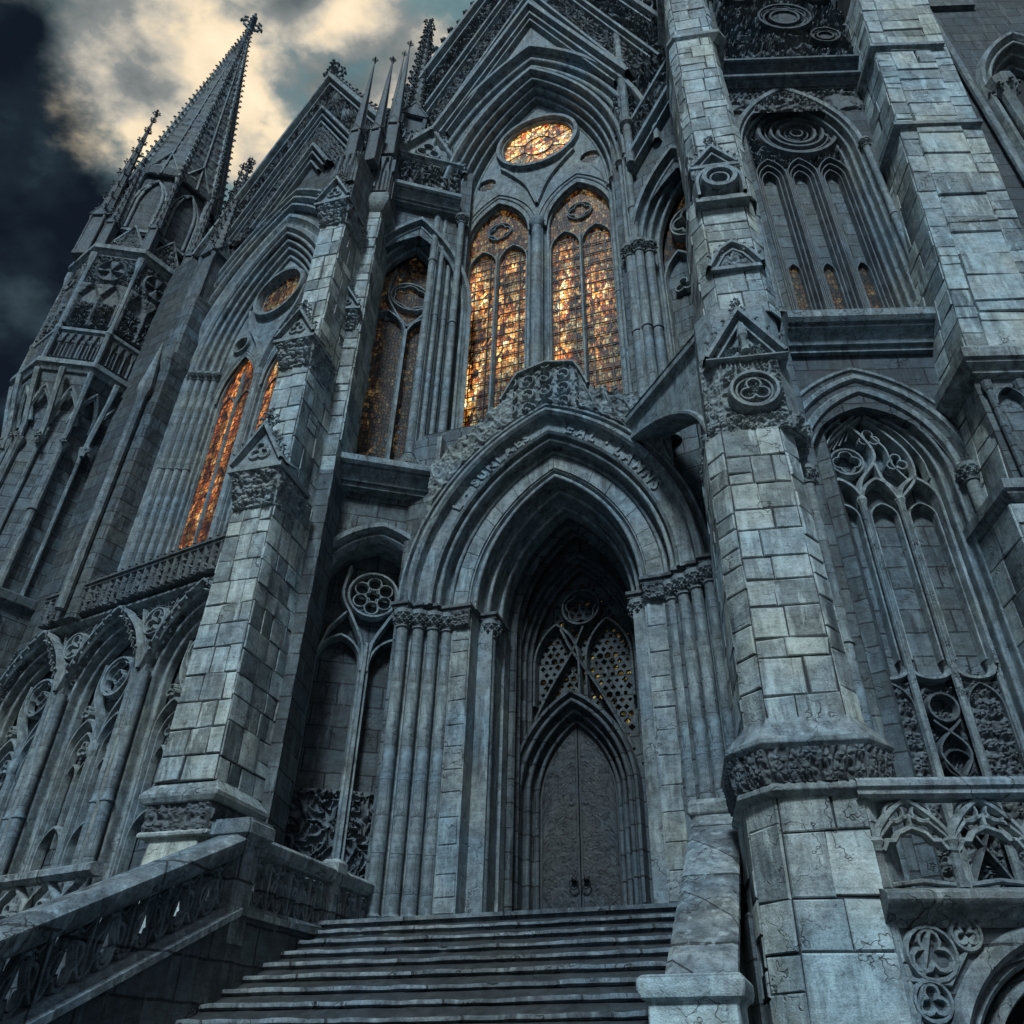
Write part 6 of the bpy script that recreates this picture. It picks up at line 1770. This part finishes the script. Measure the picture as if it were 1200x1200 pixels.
# right stair parapet: solid, with a broad sloping coping and a foot block
PP = thing('stair_parapet', 'solid stone stair parapet with broad sloping coping right of the steps', 'parapet', tuple(FC.m @ Vector((2.8, -2.4, 0))))
ya, za, yb, zb = -.5, 4.72, -4.0, 2.42
mb = MB()
def xw(y): return 2.50 + (.10 if y > -1 else 0), 3.06
pts = [(.6, 0), (.6, za - .2), (ya, za - .2), (yb, zb - .2), (yb, 0)]
k = len(pts)
mb.add([(2.58, y, z) for y, z in pts] + [(3.05, y, z) for y, z in pts], [tuple(range(k))[::-1], tuple(range(k, 2 * k))] + [(j, (j + 1) % k, (j + 1) % k + k, j + k) for j in range(k)])
finish('parapet_wall', mb, 'walldark', PP, FC)
mb = MB(); n = 70; rs2 = np.random.RandomState(9)
yy = np.r_[np.linspace(.6, ya, 8), np.linspace(ya, yb - .05, n)[1:]]; zz = np.where(yy > ya, za, za + (yy - ya) * (za - zb) / (ya - yb)); m_ = len(yy)
ed1, ed2 = rs2.uniform(-.005, .005, m_), rs2.uniform(-.005, .005, m_)
prof = [(2.50, -.22, 0), (2.46, -.17, 1), (2.46, -.06, 1), (2.53, .0, 1), (2.80, .012, 0), (3.09, .0, 2), (3.16, -.06, 2), (3.16, -.17, 2), (3.12, -.22, 0)]
mb.strip([np.stack([x + (ed1 if q == 1 else ed2 if q == 2 else 0 * ed1), yy, zz + dz], 1) for x, dz, q in prof])
for i in (0, -1): mb.add([(x, yy[i], zz[i] + dz) for x, dz, q in prof], [tuple(range(len(prof)))])
finish('coping', mb, 'coping', PP, FC)
mb = MB()
mb.loft([(0, poly8(.42, .42)), (2.12, poly8(.40, .40)), (2.16, poly8(.46, .46)), (2.22, poly8(.48, .48)), (2.30, poly8(.48, .48)), (2.34, poly8(.44, .44))], 2.80, -4.25)
finish('foot_block', mb, 'block', PP, FC, bevel=.02)
mb = MB(); mb.loft([(3.4, poly8(.36, .40)), (4.72, poly8(.34, .38)), (4.78, poly8(.40, .44)), (4.92, poly8(.40, .44)), (5.0, poly8(.34, .38))], 2.8, -.0)
finish('head_block', mb, 'coping', PP, FC, bevel=.02)
mb = MB(); mb.box(3.0, 5.4, .5, 1.4, 0, 4.4); mb.box(3.0, 5.4, .40, 1.2, 4.402, 4.62)
relief(mb, (3.05, .49, 3.5), (4.6, .49, 3.5), (3.05, .49, 4.3), (4.6, .49, 4.3), (0, -1, 0), .1, h_arcade(.3, .8), .02)
finish('base_wall', mb, 'walldark', RT, FC)

# terrace and low balustrade at the left edge
mb = MB(); mb.box(-10, .2, -1.35, 1.0, 0, 3.45); o = finish('terrace', mb, 'walldark', None, FL); o['kind'] = 'structure'
LB = thing('balustrade', 'low traceried balustrade at the left edge behind the stair handrail', 'balustrade', tuple(FL.m @ Vector((-4.5, -1.2, 3.45))))
mb = MB()
prof = [(-1.10, 4.26), (-1.3, 4.26), (-1.38, 4.32), (-1.38, 4.42), (-1.3, 4.46), (-1.08, 4.46), (-1.04, 4.4), (-1.10, 4.26)]
mb.strip([[(x, y, z) for x in (-9, -1.2)] for y, z in prof]); mb.add([(-1.2, y, z) for y, z in prof], [tuple(range(len(prof)))]); finish('rail', mb, 'coping', LB, FL)
mb = MB()
for k in range(9):
    x = -8.8 + .85 * k
    bar(mb, [(x, 3.45), (x, 3.8), (x + .1, 4.0), (x + .42, 4.28)], .05, -1.26, .14); bar(mb, [(x, 3.8), (x - .1, 4.0), (x - .42, 4.28)], .05, -1.26, .14)
    bar(mb, foil(x + .425, 3.78, .2, 3), .035, -1.25, .12, True)
mb.box(-9, -1.6, -1.34, -1.05, 3.46, 3.55)
finish('tracery', mb, 'coping', LB, FL)

mb = MB(); mb.box(-400, 400, -300, 400, -.5, 0)
o = finish('ground', mb, 'floor'); o['kind'] = 'structure'
